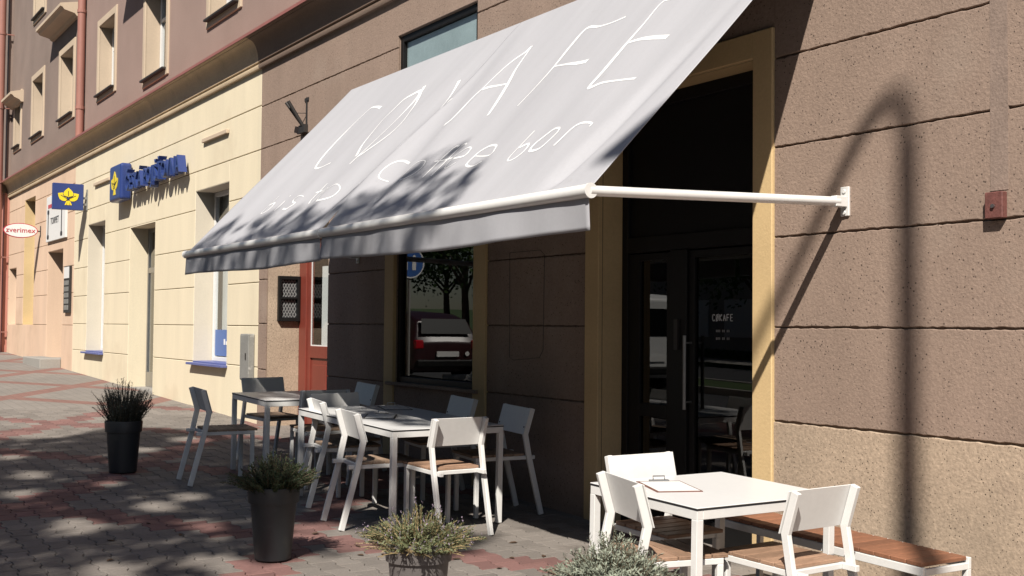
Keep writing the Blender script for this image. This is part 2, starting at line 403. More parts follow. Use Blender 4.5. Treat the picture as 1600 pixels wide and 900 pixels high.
def courses(x0, x1, zs, ops, m, parent, name='render_course', jitter=None, base=None):
    r = random.Random(int(abs(x0) * 10))
    for k, (za, zb) in enumerate(zip(zs, zs[1:])):
        for a, b, c, d in rects(x0, x1, za + (GV/2 if k else 0), zb - (GV/2 if k < len(zs) - 2 else 0), ops):
            if b - a < .03 or d - c < .03: continue
            mm = base if (base and k == 0) else m
            pr = WY - (.004 if (base and k == 0) else 0) - r.uniform(0, .002)
            if jitter:
                st = .03; n = max(2, int((b - a) / st)); lo = []; hi = []
                for i in range(n + 1):
                    x = a + (b - a) * i / n; e = 0 if i in (0, n) else 1
                    lo.append((x, c + e * r.uniform(-.002, jitter) * (1 if abs(c - za) < .02 else 0)))
                    hi.append((x, d - e * r.uniform(-.002, jitter) * (1 if abs(d - zb) < .02 else 0)))
                mb = MB(); N = n + 1; f1 = pr; bk = WY + .016; ed = .004
                vs = [(x, f1 + ed, z) for x, z in lo] + [(x, f1, z + ed) for x, z in lo] + [(x, f1, z - ed) for x, z in hi] + [(x, f1 + ed, z) for x, z in hi]
                fs = [(q*N+i, q*N+i+1, (q+1)*N+i+1, (q+1)*N+i) for q in range(3) for i in range(n)]
                b0 = len(vs); vs += [(x, bk, z) for x, z in lo] + [(x, bk, z) for x, z in hi]
                fs += [(b0+i, b0+i+1, i+1, i) for i in range(n)] + [(3*N+i, 3*N+i+1, b0+N+i+1, b0+N+i) for i in range(n)]
                fs += [(0, N, 2*N, 3*N, b0+N, b0), (n, b0+n, b0+N+n, 3*N+n, 2*N+n, N+n)]
                mb.add(vs, fs); mb.build(name, mm, parent)
            else:
                MB().box(a, b, pr, WY + .016, c, d).build(name, mm, parent, bevel=.006)
def reveal(parent, x0, x1, z0, z1, depth, m, thick=.003, sides='lrtb', y0=None):
    """lining of an opening, four thin boards from the wall face inwards"""
    mb = MB(); t = .02; y = (WY + .003) if y0 is None else y0; y1 = WY + depth + .004
    if 'l' in sides: mb.box(x0 - t, x0 + thick, y, y1, z0 - t, z1 + t)
    if 'r' in sides: mb.box(x1 - thick, x1 + t, y, y1, z0 - t, z1 + t)
    if 't' in sides: mb.box(x0 + thick + .0005, x1 - thick - .0005, y, y1, z1 - thick, z1 + t)
    if 'b' in sides: mb.box(x0 + thick + .0005, x1 - thick - .0005, y, y1, z0 - t, z0 + thick)
    return mb.build('reveal', m, parent)
def window(parent, x0, x1, z0, z1, depth, fm, rm, cols=(.5,), rows=(), fw_=.06, sill=None, back='curtain', gm='glass', sides='lrtb', label=None):
    """window part (its frame) with panes, reveal, sill as sub-parts"""
    y = WY + depth; mb = MB(); a = x0 + .006; b = x1 - .006; c = z0 + .006; d = z1 - .006
    mb.box(a, a + fw_, y, y + .06, c, d); mb.box(b - fw_, b, y, y + .06, c, d)
    mb.box(a + fw_, b - fw_, y, y + .06, c, c + fw_); mb.box(a + fw_, b - fw_, y, y + .06, d - fw_, d)
    xs = [a + fw_] + [a + (b - a) * q for q in cols] + [b - fw_]; zs = [c + fw_] + [c + (d - c) * q for q in rows] + [d - fw_]
    for q in xs[1:-1]: mb.box(q - fw_ * .45, q + fw_ * .45, y + .004, y + .056, c + fw_, d - fw_)
    for q in zs[1:-1]:
        for u, v in zip(xs, xs[1:]): mb.box(u + (fw_*.45 if u != xs[0] else 0), v - (fw_*.45 if v != xs[-1] else 0), y + .006, y + .054, q - fw_ * .4, q + fw_ * .4)
    o = mb.build('window', fm, parent, bevel=.004)
    if label: o['label'] = label
    for u, v in zip(xs, xs[1:]):
        for s, t in zip(zs, zs[1:]): MB().box(u + .01, v - .01, y + .028, y + .034, s + .01, t - .01).build('pane', M[gm], o)
    if rm: reveal(o, x0, x1, z0, z1, depth, rm, sides=sides)
    if sill:
        mb = MB(); mb.add([(x0 - .06, WY - .09, z0 - .03), (x1 + .06, WY - .09, z0 - .03), (x1 + .06, y + .002, z0 + .012), (x0 - .06, y + .002, z0 + .012),
                           (x0 - .06, WY - .09, z0 - .055), (x1 + .06, WY - .09, z0 - .055), (x1 + .06, WY - .005, z0 - .05), (x0 - .06, WY - .005, z0 - .05)],
                          [(0,1,2,3), (0,4,5,1), (4,7,6,5)])
        mb2 = MB(); mb2.box(x0 - .05, x1 + .05, WY - .09, WY - .003, z0 - .045, z0 - .012); mb2.box(x0 + .005, x1 - .005, WY - .003, y + .002, z0 - .018, z0 + .008)
        mb2.build('sill', sill, o, bevel=.004)
    if back: MB().box(x0 - .1, x1 + .1, y + .16, y + .17, z0 - .1, z1 + .1).build('curtain' if back == 'curtain' else 'blind', M[back], o)
    return o
def surround(parent, x0, x1, z0, z1, wdt, m, proud=.03, bottom=True, name='window_surround'):
    mb = MB(); y0 = WY - proud; y1 = WY + .02
    mb.box(x0 - wdt, x0, y0, y1, z0 - (wdt if bottom else 0), z1 + wdt); mb.box(x1, x1 + wdt, y0, y1, z0 - (wdt if bottom else 0), z1 + wdt)
    mb.box(x0, x1, y0, y1, z1, z1 + wdt)
    if bottom: mb.box(x0, x1, y0, y1, z0 - wdt, z0)
    return mb.build(name, m, parent, bevel=.006)
def room(parent, x0, x1, y0, y1, z0, z1):
    mb = MB(); v = [(x0,y0,z0),(x1,y0,z0),(x1,y1,z0),(x0,y1,z0),(x0,y0,z1),(x1,y0,z1),(x1,y1,z1),(x0,y1,z1)]
    mb.add(v, [(0,1,2,3),(4,5,6,7),(1,2,6,5),(2,3,7,6),(3,0,4,7)]); o = mb.build('interior', M['room'], parent, recalc=False); return o
# ---------------------------------------------------------------- corner block: brown cafe front, cream office front, mauve storeys
BL = empty('apartment_block', (0, 0, 0)); tag(BL, 'apartment block with brown cafe front, cream office front and mauve upper storeys', 'building')
XB = -14.07; XR = 9.0; XY = -24.70
D_RED = (-13.80, -11.92, -.4, 3.20); W_MID = (-10.29, -8.76, 1.05, 4.41); D_CAFE = (-6.95, -5.36, -.4, 3.26)
ops_b = [D_RED, W_MID, D_CAFE]
surr = [(-7.12, -5.19, -.4, 3.425), (-10.49, -8.55, -.4, 3.30)]
flat_wall('wall', XB, XR, -.5, 4.86, WY + .014, ops_b, M['backing'], BL)
ZS = [-.45, 1.05, 1.61, 2.15, 2.69, 3.23, 3.77, 4.30, 4.86]
def brown(a, b, jit):
    courses(a, b, ZS, [o for o in ops_b + surr[:1] + [(-10.49, -8.55, -.4, 3.30)] if o[0] < b and o[1] > a], M['brown'], BL, jitter=jit, base=M['tan'] if jit and jit > .0042 else None)
brown(XB, -7.12, .004); brown(-7.12, -5.19, .004); brown(-5.19, XR, .0046)
# cream surround of cafe door and of window
def door_trim():
    mb = MB(); y0 = WY - .022; y1 = WY + .018
    mb.box(-7.118, -6.95, y0, y1, -.4, 3.423); mb.box(-5.36, -5.192, y0, y1, -.4, 3.423); mb.box(-6.95, -5.36, y0, y1, 3.26, 3.423)
    mb.build('door_surround', M['trim'], BL, bevel=.005)
    reveal(BL, *D_CAFE, .19, M['trim'], y0=WY + .0185)
    mb = MB(); mb.box(-10.488, -10.29, y0, y1, -.3, 3.298); mb.box(-8.76, -8.552, y0, y1, -.3, 3.298); mb.build('window_surround', M['trim'], BL, bevel=.005)
    mb = MB(); mb.box(-10.289, -8.761, WY - .004, WY + .018, -.3, 1.03); mb.build('parapet', M['brown'], BL, bevel=.004)
door_trim()
# middle shop window, dark frame, tall, upper light with an added blind tinted as reflected sky
w1 = window(BL, *W_MID, .025, M['dframe'], None, cols=(), rows=(.62,), fw_=.06, back=None, gm='glass_dark', label='tall dark framed shop window')
reveal(w1, -10.29, -8.76, 1.05, 4.41, .025, M['brown'], y0=WY + .0185)
[c for c in w1.children if c.name.startswith('pane')][-1].data.materials[0] = M['glass']
MB().box(-10.22, -9.80, WY + .066, WY + .074, 1.12, 3.08).build('side_panel', M['dframe'], w1)  # dark strip along the left inside of the lower pane
MB().box(-10.22, -8.83, WY + .066, WY + .070, 3.16, 4.34).build('blind', M['blind'], w1)
MB().box(-10.40, -8.66, WY - .05, WY + .02, 1.03, 1.06).build('sill', M['brown'], w1, bevel=.004)
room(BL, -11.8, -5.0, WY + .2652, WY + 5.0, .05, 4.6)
# cafe door: fixed leaf, post, wide leaf, dark transom
CY = WY + .19
def cafe_door():
    mb = MB(); x0, x1 = -6.947, -5.363; zb = gz(-6.1, CY) - .02
    mb.box(x0, x0 + .07, CY, CY + .08, zb, 3.255); mb.box(x1 - .06, x1, CY, CY + .08, zb, 3.255)
    mb.box(x0 + .07, x1 - .06, CY, CY + .08, 3.17, 3.255); mb.box(x0 + .07, x1 - .06, CY, CY + .08, 2.14, 2.25)
    mb.box(-6.39, -6.21, CY - .01, CY + .09, zb, 2.14)
    fr = mb.build('cafe_door_frame', M['dframe'], BL, bevel=.004)
    MB().box(x0 + .07, x1 - .06, CY + .03, CY + .04, 2.25, 3.17).build('transom_panel', M['dframe'], fr)
    lf = MB(); lf.box(x0 + .07, x0 + .20, CY + .01, CY + .06, zb, 2.13); lf.box(-6.445, -6.391, CY + .01, CY + .06, zb, 2.13); lf.box(x0 + .20, -6.445, CY + .01, CY + .06, .97, 1.06); lf.box(x0 + .20, -6.445, CY + .01, CY + .06, zb, .36); lf.box(x0 + .20, -6.445, CY + .01, CY + .06, 2.08, 2.13)
    l1 = lf.build('door_leaf', M['dframe'], BL, bevel=.003)
    MB().box(x0 + .20, -6.445, CY + .03, CY + .036, 1.06, 2.08).build('pane', M['glass_dark'], l1); MB().box(x0 + .20, -6.445, CY + .03, CY + .036, .36, .97).build('pane', M['glass_dark'], l1)
    lf = MB(); lf.box(-6.209, -6.15, CY + .01, CY + .06, zb, 2.13); lf.box(x1 - .115, x1 - .061, CY + .01, CY + .06, zb, 2.13); lf.box(-6.15, x1 - .115, CY + .01, CY + .06, zb, .32); lf.box(-6.15, x1 - .115, CY + .01, CY + .06, 2.08, 2.13)
    l2 = lf.build('door_leaf', M['dframe'], BL, bevel=.003)
    MB().box(-6.15, x1 - .115, CY + .03, CY + .036, .32, 2.08).build('pane', M['glass_dark'], l2)
    MB().tube([(-6.18, CY - .05, 1.05), (-6.18, CY - .05, 1.55)], .012).bar((-6.18, CY - .05, 1.1), (-6.18, CY + .01, 1.1), .012, .012).bar((-6.18, CY - .05, 1.5), (-6.18, CY + .01, 1.5), .012, .012).build('door_handle', M['steel'], l2, smooth=True)
    MB().box(-6.32, -6.28, CY - .03, CY - .01, 1.45, 1.66).build('lock_plate', M['iron'], fr)
    # white lettering on the glass
    S = [[(1,.85),(.75,1),(.3,1),(0,.7),(0,.3),(.3,0),(.75,0),(1,.15)], [(.5,0),(.12,.15),(0,.5),(.12,.85),(.5,1),(.88,.85),(1,.5),(.88,.15),(.5,0)], [(0,-.1),(1,1.1)], [(0,0),(0,1)], [(.9,1),(0,.5),(.9,0)], [(0,0),(.5,1),(1,0)], [(.2,.4),(.8,.4)], [(0,0),(0,1),(.9,1)], [(0,.52),(.75,.52)], [(.9,0),(0,0),(0,1),(.9,1)], [(0,.52),(.75,.52)]]
    slot = [0, 1, 1, 2, 2, 3, 3, 4, 4, 5, 5]; mb = MB()
    for s, k in zip(S, slot):
        for (a, b), (c, d) in zip(s, s[1:]):
            X = -5.985 + k * .035; mb.bar((X + a * .022, CY + .026, 1.65 + b * .042), (X + c * .022, CY + .026, 1.65 + d * .042), .005, .002, (0, 1, 0) if False else (1, 0, .3))
    mb.build('lettering', M['paint'], l2)
    mb = MB()
    for i, (z, n) in enumerate(((1.575, 9), (1.525, 9))):
        for k in range(n):
            if k in (3, 6): continue
            mb.box(-5.95 + k * .015, -5.94 + k * .015, CY + .025, CY + .027, z, z + .016)
    mb.build('small_print', M['cab'], l2)['kind'] = 'stuff'
cafe_door()
# red doorway with recessed door
RY = WY + .42
def red_door():
    reveal(BL, *D_RED, .42, M['tan'], y0=WY + .0165)
    zb = gz(-13, RY) - .03
    mb = MB(); mb.box(-13.795, -13.57, RY, RY + .10, zb, 3.19); mb.box(-12.10, -11.925, RY, RY + .10, zb, 3.19); mb.box(-13.57, -12.10, RY, RY + .10, 2.62, 2.75); mb.box(-13.57, -12.10, RY, RY + .1, 3.08, 3.19)
    fr = mb.build('red_door_frame', M['reddoor'], BL, bevel=.006)
    MB().box(-13.57, -12.10, RY + .04, RY + .05, 2.75, 3.08).build('pane', M['glass'], fr)
    for a, b in ((-13.565, -12.84), (-12.835, -12.105)):
        mb = MB(); s = .085
        mb.box(a, a + s, RY + .02, RY + .07, zb + .01, 2.61); mb.box(b - s, b, RY + .02, RY + .07, zb + .01, 2.61); mb.box(a + s, b - s, RY + .02, RY + .07, 1.20, 1.345); mb.box(a + s, b - s, RY + .02, RY + .07, zb + .01, zb + .2); mb.box(a + s, b - s, RY + .02, RY + .07, 2.5, 2.61)
        mb.box(a + s, b - s, RY + .04, RY + .06, zb + .2, 1.2); mb.box(a + s + .07, b - s - .07, RY + .028, RY + .045, zb + .30, 1.12)
        lf = mb.build('red_door_leaf', M['reddoor'], BL, bevel=.004)
        MB().box(a + s, b - s, RY + .04, RY + .046, 1.345, 2.5).build('pane', M['glass'], lf)
        mb = MB()
        for q in ((a + s, a + s + .014, 1.345, 2.5), (b - s - .014, b - s, 1.345, 2.5), (a + s + .014, b - s - .014, 1.345, 1.36)): mb.box(q[0], q[1], RY + .03, RY + .039, q[2], q[3])
        mb.build('glazing_bead', M['winwhite'], lf)
    MB().box(-13.2, -13.0, RY + .052, RY + .056, 1.36, 2.3).build('white_strip', M['paper'], fr)  # upright white strip behind the left leaf's glass
    room(BL, -14.0, -11.9, RY + .12, RY + 2.5, .2, 3.3)
red_door()
# ---------------------------------------------------------------- cream office front
W1 = (-23.50, -22.13, 1.07, 3.47); DY = (-20.35, -18.80, -.4, 3.21); W2 = (-16.72, -15.26, 1.07, 3.49)
ops_y = [W1, DY, W2]
flat_wall('wall', XY, XB - .002, -.5, 4.86, WY + .014, ops_y, M['ybacking'], BL)
courses(XY, XB - .002, [-.45, 1.07, 1.58, 2.12, 2.67, 3.22, 3.77, 4.32, 4.86], ops_y, M['yellow'], BL, jitter=None)
for q in (W1, W2): window(BL, *q, .27, M['winwhite'], M['white_reveal'], cols=(.5,), rows=(), sill=M['blue_sill'], back='curtain', label='office window with blue sill and white reveal')
MB().box(-16.64, -15.34, WY + .292, WY + .296, 1.15, 1.52).build('blue_window_film', M['blue_film'], BL)
mb = MB()
for k in range(7): mb.box(-16.25 + k * .09, -16.19 + k * .09, WY + .288, WY + .291, 1.31, 1.36 + (.03 if k in (0, 4) else 0))
mb.build('small_print', M['paint'], BL)['kind'] = 'stuff'
def office_door():
    x0, x1, _, z1 = DY; y = WY + .30; zb = gz(-19.5, 5.4) + .02
    reveal(BL, x0, x1, -.4, z1, .30, M['trim'] if False else M['yellow'], sides='lrt')
    g = M['steel']
    mb = MB(); s = .07
    mb.box(x0 + .005, x0 + s, y, y + .06, zb, z1 - .006); mb.box(x1 - s, x1 - .005, y, y + .06, zb, z1 - .006); mb.box(x0 + s, x1 - s, y, y + .06, z1 - s, z1 - .006); mb.box(x0 + s, x1 - s, y, y + .06, 2.45, 2.54); mb.box(-19.62, -19.52, y, y + .06, zb, 2.45); mb.box(x0 + s, -19.62, y, y + .06, zb, zb + .25); mb.box(-19.52, x1 - s, y, y + .06, zb, zb + .25)
    d = mb.build('office_door', g, BL, bevel=.004)
    for q in ((x0 + s, -19.62, zb + .25, 2.45), (-19.52, x1 - s, zb + .25, 2.45), (x0 + s, x1 - s, 2.54, z1 - s)): MB().box(q[0], q[1], y + .02, y + .026, q[2], q[3]).build('pane', M['glass'], d)
    MB().box(x0, x1, y + .3, y + .31, zb, z1).build('curtain', M['blind'], d)
    MB().box(x0 + .004, x1 - .004, WY + .0, y + .1, -.4, zb).build('door_step', M['concrete'], BL)
office_door()
# weathered plaster marks beside the vent slots
for a, b, z in ((-16.35, -15.28, 4.135), (-22.95, -21.75, 4.16)):
    MB().box(a, b, WY - .045, WY - .003, z, z + .055).build('drip_ledge', M['cream_trim'], BL, bevel=.005)
# ---------------------------------------------------------------- cornice
def cornice(x0, x1, m, parent, name='cornice'):
    prof = [(.0, 4.855), (.0, 4.775), (.045, 4.775), (.055, 4.80), (.05, 4.825), (.03, 4.835), (.03, 4.85)]
    for k in range(9):
        a = math.pi / 2 * k / 8; prof.append((.055 + .125 * (1 - math.cos(a)), 4.855 + .265 * math.sin(a)))
    prof += [(.185, 5.125), (.185, 5.132), (.222, 5.137), (.222, 5.16), (-.02, 5.25), (-.02, 4.855)]
    MB().prism([(o, z) for o, z in prof], lambda u, v, d: (d, WY - u, v), x0, x1).build(name, m, parent, smooth=True)
    MB().prism([(.230, 5.138), (.240, 5.138), (.240, 5.174), (-.02, 5.276), (-.02, 5.262), (.228, 5.168)], lambda u, v, d: (d, WY - u, v), x0, x1).build('flashing', M['flash'], parent)
cornice(XY, XB, M['cornice'], BL); cornice(XB + .002, XR, M['cornice_b'], BL)
# ---------------------------------------------------------------- mauve upper storeys
ups = [(-22.83, -21.63, 5.86, 7.15), (-19.55, -18.33, 5.58, 7.05), (-16.18, -14.98, 5.86, 7.4), (-12.6, -11.4, 5.86, 7.4), (-9.0, -7.8, 5.86, 7.4), (-5.4, -4.2, 5.86, 7.4), (-22.83, -21.63, 9.0, 10.8), (-19.55, -18.33, 9.0, 10.8), (-16.18, -14.98, 9.0, 10.8)]
flat_wall('upper_wall', -24.2, XR, 5.1, 14.0, WY, ups, M['mauve'], BL)
for q in ups:
    window(BL, *q, .22, M['winwhite'], M['cream_trim'], cols=(.5,), rows=(.68,), fw_=.07, sill=M['iron'], back='curtain')
    surround(BL, *q, .13, M['cream_trim'], .025)
def hood(parent, x0, x1, z, m, out=.34):
    prof = [(-.02, z), (.06, z), (.10, z + .05), (out - .08, z + .10), (out - .04, z + .15), (out, z + .16), (out, z + .22), (-.02, z + .30)]
    MB().prism(prof, lambda u, v, d: (d, WY - u, v), x0, x1).build('window_hood', m, parent)
hood(BL, -20.6, -17.9, 7.42, M['cream_trim'], .5)
MB().box(XY + .05, XR, WY + .3, WY + 9, 5.0, 13.9).build('upper_mass', M['room'], BL)
# ---------------------------------------------------------------- peach neighbour
NB = empty('neighbouring_house', (-28.5, WY, 0)); tag(NB, 'peach shop front with grey mauve upper storey beside the cream office', 'building'); NB.location = (0, 0, 0)
XO = -32.45; XE = XY - .004
ops_o = [(-30.28, -28.95, 1.55, 4.52), (-27.36, -25.75, -.4, 3.14), (-32.30, -31.25, 1.55, 2.95)]
flat_wall('wall', XO, XE, -.5, 4.86, WY + .014, ops_o, M['ybacking'], NB)
courses(XO, XE, [-.45, 1.55, 2.2, 2.75, 3.3, 3.85, 4.40, 4.86], ops_o, M['orange'], NB)
window(NB, *ops_o[0], .24, M['winwhite'], M['trim'], cols=(), rows=(.45,), back='blind'); window(NB, *ops_o[2], .2, M['winwhite'], M['orange'], cols=(), back='blind')
def peach_door():
    x0, x1, _, z1 = ops_o[1]; reveal(NB, x0, x1, -.4, z1, .62, M['orange'], sides='lrt'); y = WY + .62; zb = gz(-26.5, 5.5) + .15
    mb = MB(); mb.box(x0, x0 + .1, y, y + .06, zb, z1); mb.box(x1 - .1, x1, y, y + .06, zb, z1); mb.box(x0 + .1, x1 - .1, y, y + .06, z1 - .1, z1); mb.box(x0 + .1, x1 - .1, y, y + .06, zb, zb + .4)
    d = mb.build('shop_door', M['board'], NB, bevel=.004); MB().box(x0 + .1, x1 - .1, y + .02, y + .026, zb + .4, z1 - .1).build('pane', M['glass'], d); MB().box(x0, x1, y + .2, y + .21, zb, z1).build('curtain', M['room'], d)  # sheet behind the pane is coloured dark to stand in for the unlit shop
    MB().box(x0 + .004, x1 - .004, WY, y + .2, -.3, zb).build('threshold', M['concrete'], NB)
    for k, (a, b, d0) in enumerate(((x0 - .3, x1 + .02, .42),)): MB().box(a, b, WY - d0, WY - .002, .3, gz(-26.5, 5) + .17).build('door_step', M['concrete'], NB, bevel=.012)
peach_door()
cornice(XO, XE, M['cornice'], NB)
upo = [(-26.34, -25.05, 5.90, 7.25), (-29.5, -28.25, 5.94, 7.26), (-29.5, -28.25, 8.75, 10.3), (-26.34, -25.05, 9.2, 10.7), (-31.9, -31.1, 6.0, 7.2)]
flat_wall('upper_wall', XO, -24.204, 5.1, 14.0, WY, upo, M['mauve2'], NB)
for q in upo:
    window(NB, *q, .24, M['winwhite'], M['cream_trim'], cols=(.5,), rows=(), fw_=.07, sill=M['iron'], back='curtain'); surround(NB, *q, .14, M['cream_trim'], .03)
hood(NB, -27.2, -24.62, 7.75, M['cream_trim'], .38); hood(NB, -32.2, -30.8, 7.0, M['cream_trim'], .3)
MB().box(XO, XE, WY + .9, WY + 9, -.3, 13.9).build('upper_mass', M['room'], NB)
# ---------------------------------------------------------------- salmon house at the far end
PB = empty('salmon_house', (0, 0, 0)); tag(PB, 'salmon red house at the far left end of the street', 'building')
ops_p = [(-36.0, -34.4, 1.5, 3.4), (-40.2, -38.6, 1.5, 3.4)]
flat_wall('wall', -55, XO - .01, -.5, 4.9, WY - .12, ops_p, M['pink'], PB); flat_wall('upper_wall', -55, XO - .01, 5.15, 14, WY - .1, [(-36, -34.7, 6, 7.6), (-40, -38.7, 6, 7.6)], M['mauve2'], PB)
MB().box(-55, XO - .01, WY - .4, WY + .1, 4.9, 5.15).build('cornice', M['cornice_b'], PB, bevel=.02)
for q in ops_p: window(PB, *q, .15, M['winwhite'], M['cream_trim'], back='curtain')
for q in ((-36, -34.7, 6, 7.6), (-40, -38.7, 6, 7.6)): window(PB, *q, .15, M['winwhite'], M['cream_trim'], back='curtain')
MB().box(-55, XO - .02, WY + .5, WY + 9, -.3, 13.9).build('upper_mass', M['room'], PB)
# ---------------------------------------------------------------- drainpipes
def drainpipe(x, y, z0, z1, r, label):
    e = empty('drainpipe', (x, y, z0)); tag(e, label, 'drainpipe')
    MB().tube([(0, 0, 0), (0, 0, z1 - z0)], r, 14).build('pipe', M['pipe'], e, smooth=True)
    z = .6
    while z < z1 - z0:
        mb = MB(); mb.lathe([(r, z - .03), (r + .012, z - .03), (r + .012, z + .03), (r, z + .03)], 14); mb.box(-.015, .015, r, WY - y, z - .012, z + .012); mb.build('pipe_clip', M['pipe'], e); z += 1.9
    return e
drainpipe(-24.02, WY - .09, 5.20, 13.5, .075, 'red brown drainpipe above the cornice between mauve and grey walls')
drainpipe(-32.35, WY - .30, .75, 13.5, .10, 'tall red drainpipe at the salmon house corner reaching the pavement')
# ================================================================== AWNING
AB, AT = Vector((0, 3.33, 2.27)), Vector((0, 5.0, 4.02)); AN = Vector((0, -(AT.z - AB.z), AT.y - AB.y)).normalized()
HALVES = [(-11.16, -7.93), (-7.89, -4.632)]
def fab(x, t, h):
    x0, x1 = HALVES[h]; u = min(1, max(0, (x - x0) / (x1 - x0))); P = AB.lerp(AT, t); e = 1 - t
    d = -.022 * math.sin(math.pi * t) * (0.6 + .4 * math.sin(math.pi * u))
    s = (1 - u) if h == 0 else u                                   # distance from the seam between the halves
    d += .030 * math.exp(-(s / .22) ** 2) * math.sin(26 * s + 5.0 * t + .6) * (e ** .6) * min(1, 8 * t + .15)
    d += .0075 * math.sin(u * 31 + 5 * t + 2 * math.sin(3 * u)) * e ** 1.3 * min(1, 6 * t) + .012 * math.sin(u * 8.5 + 2.4 * t + h) * math.sin(math.pi * t) + .005 * math.sin(u * 15 - 3 * t + 1) * math.sin(math.pi * t)
    if h == 1:
        g = (u - (.955 - .10 * e * e)) / .022; d -= .045 * math.exp(-g * g) * max(0, min(1, 1.5 * e - .35)) * min(1, 14 * t)
    return Vector((x, P.y, P.z)) + AN * d
AW = empty('awning', (-7.9, WY, 2.0)); tag(AW, 'large light grey fabric awning with white hand lettering over the cafe tables', 'awning')
AWi = AW.matrix_world.inverted(); AW.location = (0, 0, 0)
for h, (x0, x1) in enumerate(HALVES):
    mb = MB(); nx, ny = 260, 140; vs = []
    for j in range(ny + 1):
        t = j / ny
        gap = .036 * max(0, 1 - t / .16) - .034 * min(1, t / .16) + .03 * max(0, (t - .93) / .07)
        a = x0 + (gap - .012 if h == 1 else 0); b = x1 - (gap - .012 if h == 0 else 0)
        for i in range(nx + 1): vs.append(fab(a + (b - a) * i / nx, t, h))
    fs = [(j*(nx+1)+i, j*(nx+1)+i+1, (j+1)*(nx+1)+i+1, (j+1)*(nx+1)+i) for j in range(ny) for i in range(nx)]
    mb.add(vs, fs); o = mb.build('canopy', M['canvas'], AW, smooth='all', recalc=False)
    sm = o.modifiers.new('thick', 'SOLIDIFY'); sm.thickness = .003; sm.offset = -1
    # hanging valance
    mb = MB(); vs = []; n2 = 90; nz = 8
    for j in range(nz + 1):
        for i in range(n2 + 1):
            x = x0 + (x1 - x0) * i / n2; q = j / nz
            yy = 3.33 + .012 * q * math.sin(x * 5.3 + h * 2) + .006 * q * math.sin(x * 13.0) - .004
            vs.append((x, yy, 2.245 - (.19 + .012 * math.sin(x * 1.9 + h)) * q))
    fs = [(j*(n2+1)+i, j*(n2+1)+i+1, (j+1)*(n2+1)+i+1, (j+1)*(n2+1)+i) for j in range(nz) for i in range(n2)]
    mb.add(vs, fs); o = mb.build('valance', M['canvas'], AW, smooth='all', recalc=False)
    sm = o.modifiers.new('thick', 'SOLIDIFY'); sm.thickness = .003
    br = MB().tube([(x0 - .01, 3.325, 2.258), (x1 + .01, 3.325, 2.258)], .034, 16).build('front_bar', M['white'], AW, smooth=True)
    for xe in (x0 - .02, x1 + .008): MB().lathe([(.0, 0), (.038, 0), (.038, .012), (0, .012)], 16, (xe, 3.325, 2.258), 'x').build('end_cap', M['winwhite'], br, smooth=True)
    MB().tube([(x0, 5.045, 3.985), (x1, 5.045, 3.985)], .032, 14).build('roller_tube', M['canvas'], AW, smooth=True)
    for xe in (x0 + .05, x1 - .05): MB().box(xe - .03, xe + .03, 5.03, WY + .01, 3.93, 3.99).build('roller_bracket', M['white'], AW, bevel=.005)
    for xe in ((x0 + .012,) if h == 0 else (x1,)):
        ar = MB().tube([(xe, 3.325, 2.258), (xe, 5.035, 2.315)], .026, 14).build('arm', M['white'], AW, smooth=True)
        mb = MB(); mb.box(xe - .03, xe + .03, WY - .014, WY + .004, 2.235, 2.40); mb.box(xe - .022, xe + .022, WY - .10, WY - .014, 2.285, 2.345)
        mb.lathe([(0, 0), (.014, 0), (.014, .006), (0, .006)], 10, (xe, WY - .021, 2.375), 'y'); mb.lathe([(0, 0), (.014, 0), (.014, .006), (0, .006)], 10, (xe, WY - .021, 2.255), 'y')
        mb.build('wall_bracket', M['white'], ar, bevel=.004)
def stroke(pts, wdt, fat=None):
    """painted brush stroke following the cloth: list of (x, t)"""
    pts = [Vector((a, b * 2.419, 0)) for a, b in pts]; out = []
    for i in range(len(pts) - 1):                                   # Catmull-Rom
        p0, p1, p2, p3 = pts[max(i-1, 0)], pts[i], pts[i+1], pts[min(i+2, len(pts)-1)]
        n = max(2, int((p2 - p1).length / .02))
        for k in range(n):
            s = k / n; out.append(.5 * ((2*p1) + (-p0 + p2) * s + (2*p0 - 5*p1 + 4*p2 - p3) * s*s + (-p0 + 3*p1 - 3*p2 + p3) * s**3))
    out.append(pts[-1]); mb = MB(); vs = []; n = len(out)
    for i, p in enumerate(out):
        d = (out[min(i+1, n-1)] - out[max(i-1, 0)]); d = d.normalized() if d.length > 1e-6 else Vector((1,0,0)); s = Vector((-d.y, d.x, 0))
        ww = wdt * (.8 + .35 * math.sin(i * .13 + pts[0].x * 9)) / 2
        for sg in (-1, 1):
            q = p + s * (ww * sg); h = 0 if q.x < -7.91 else 1; vs.append(fab(q.x, q.y / 2.419, h) + AN * .0015)
    fs = [(2*i, 2*i+1, 2*i+3, 2*i+2) for i in range(n - 1)]
    mb.add(vs, fs); return mb
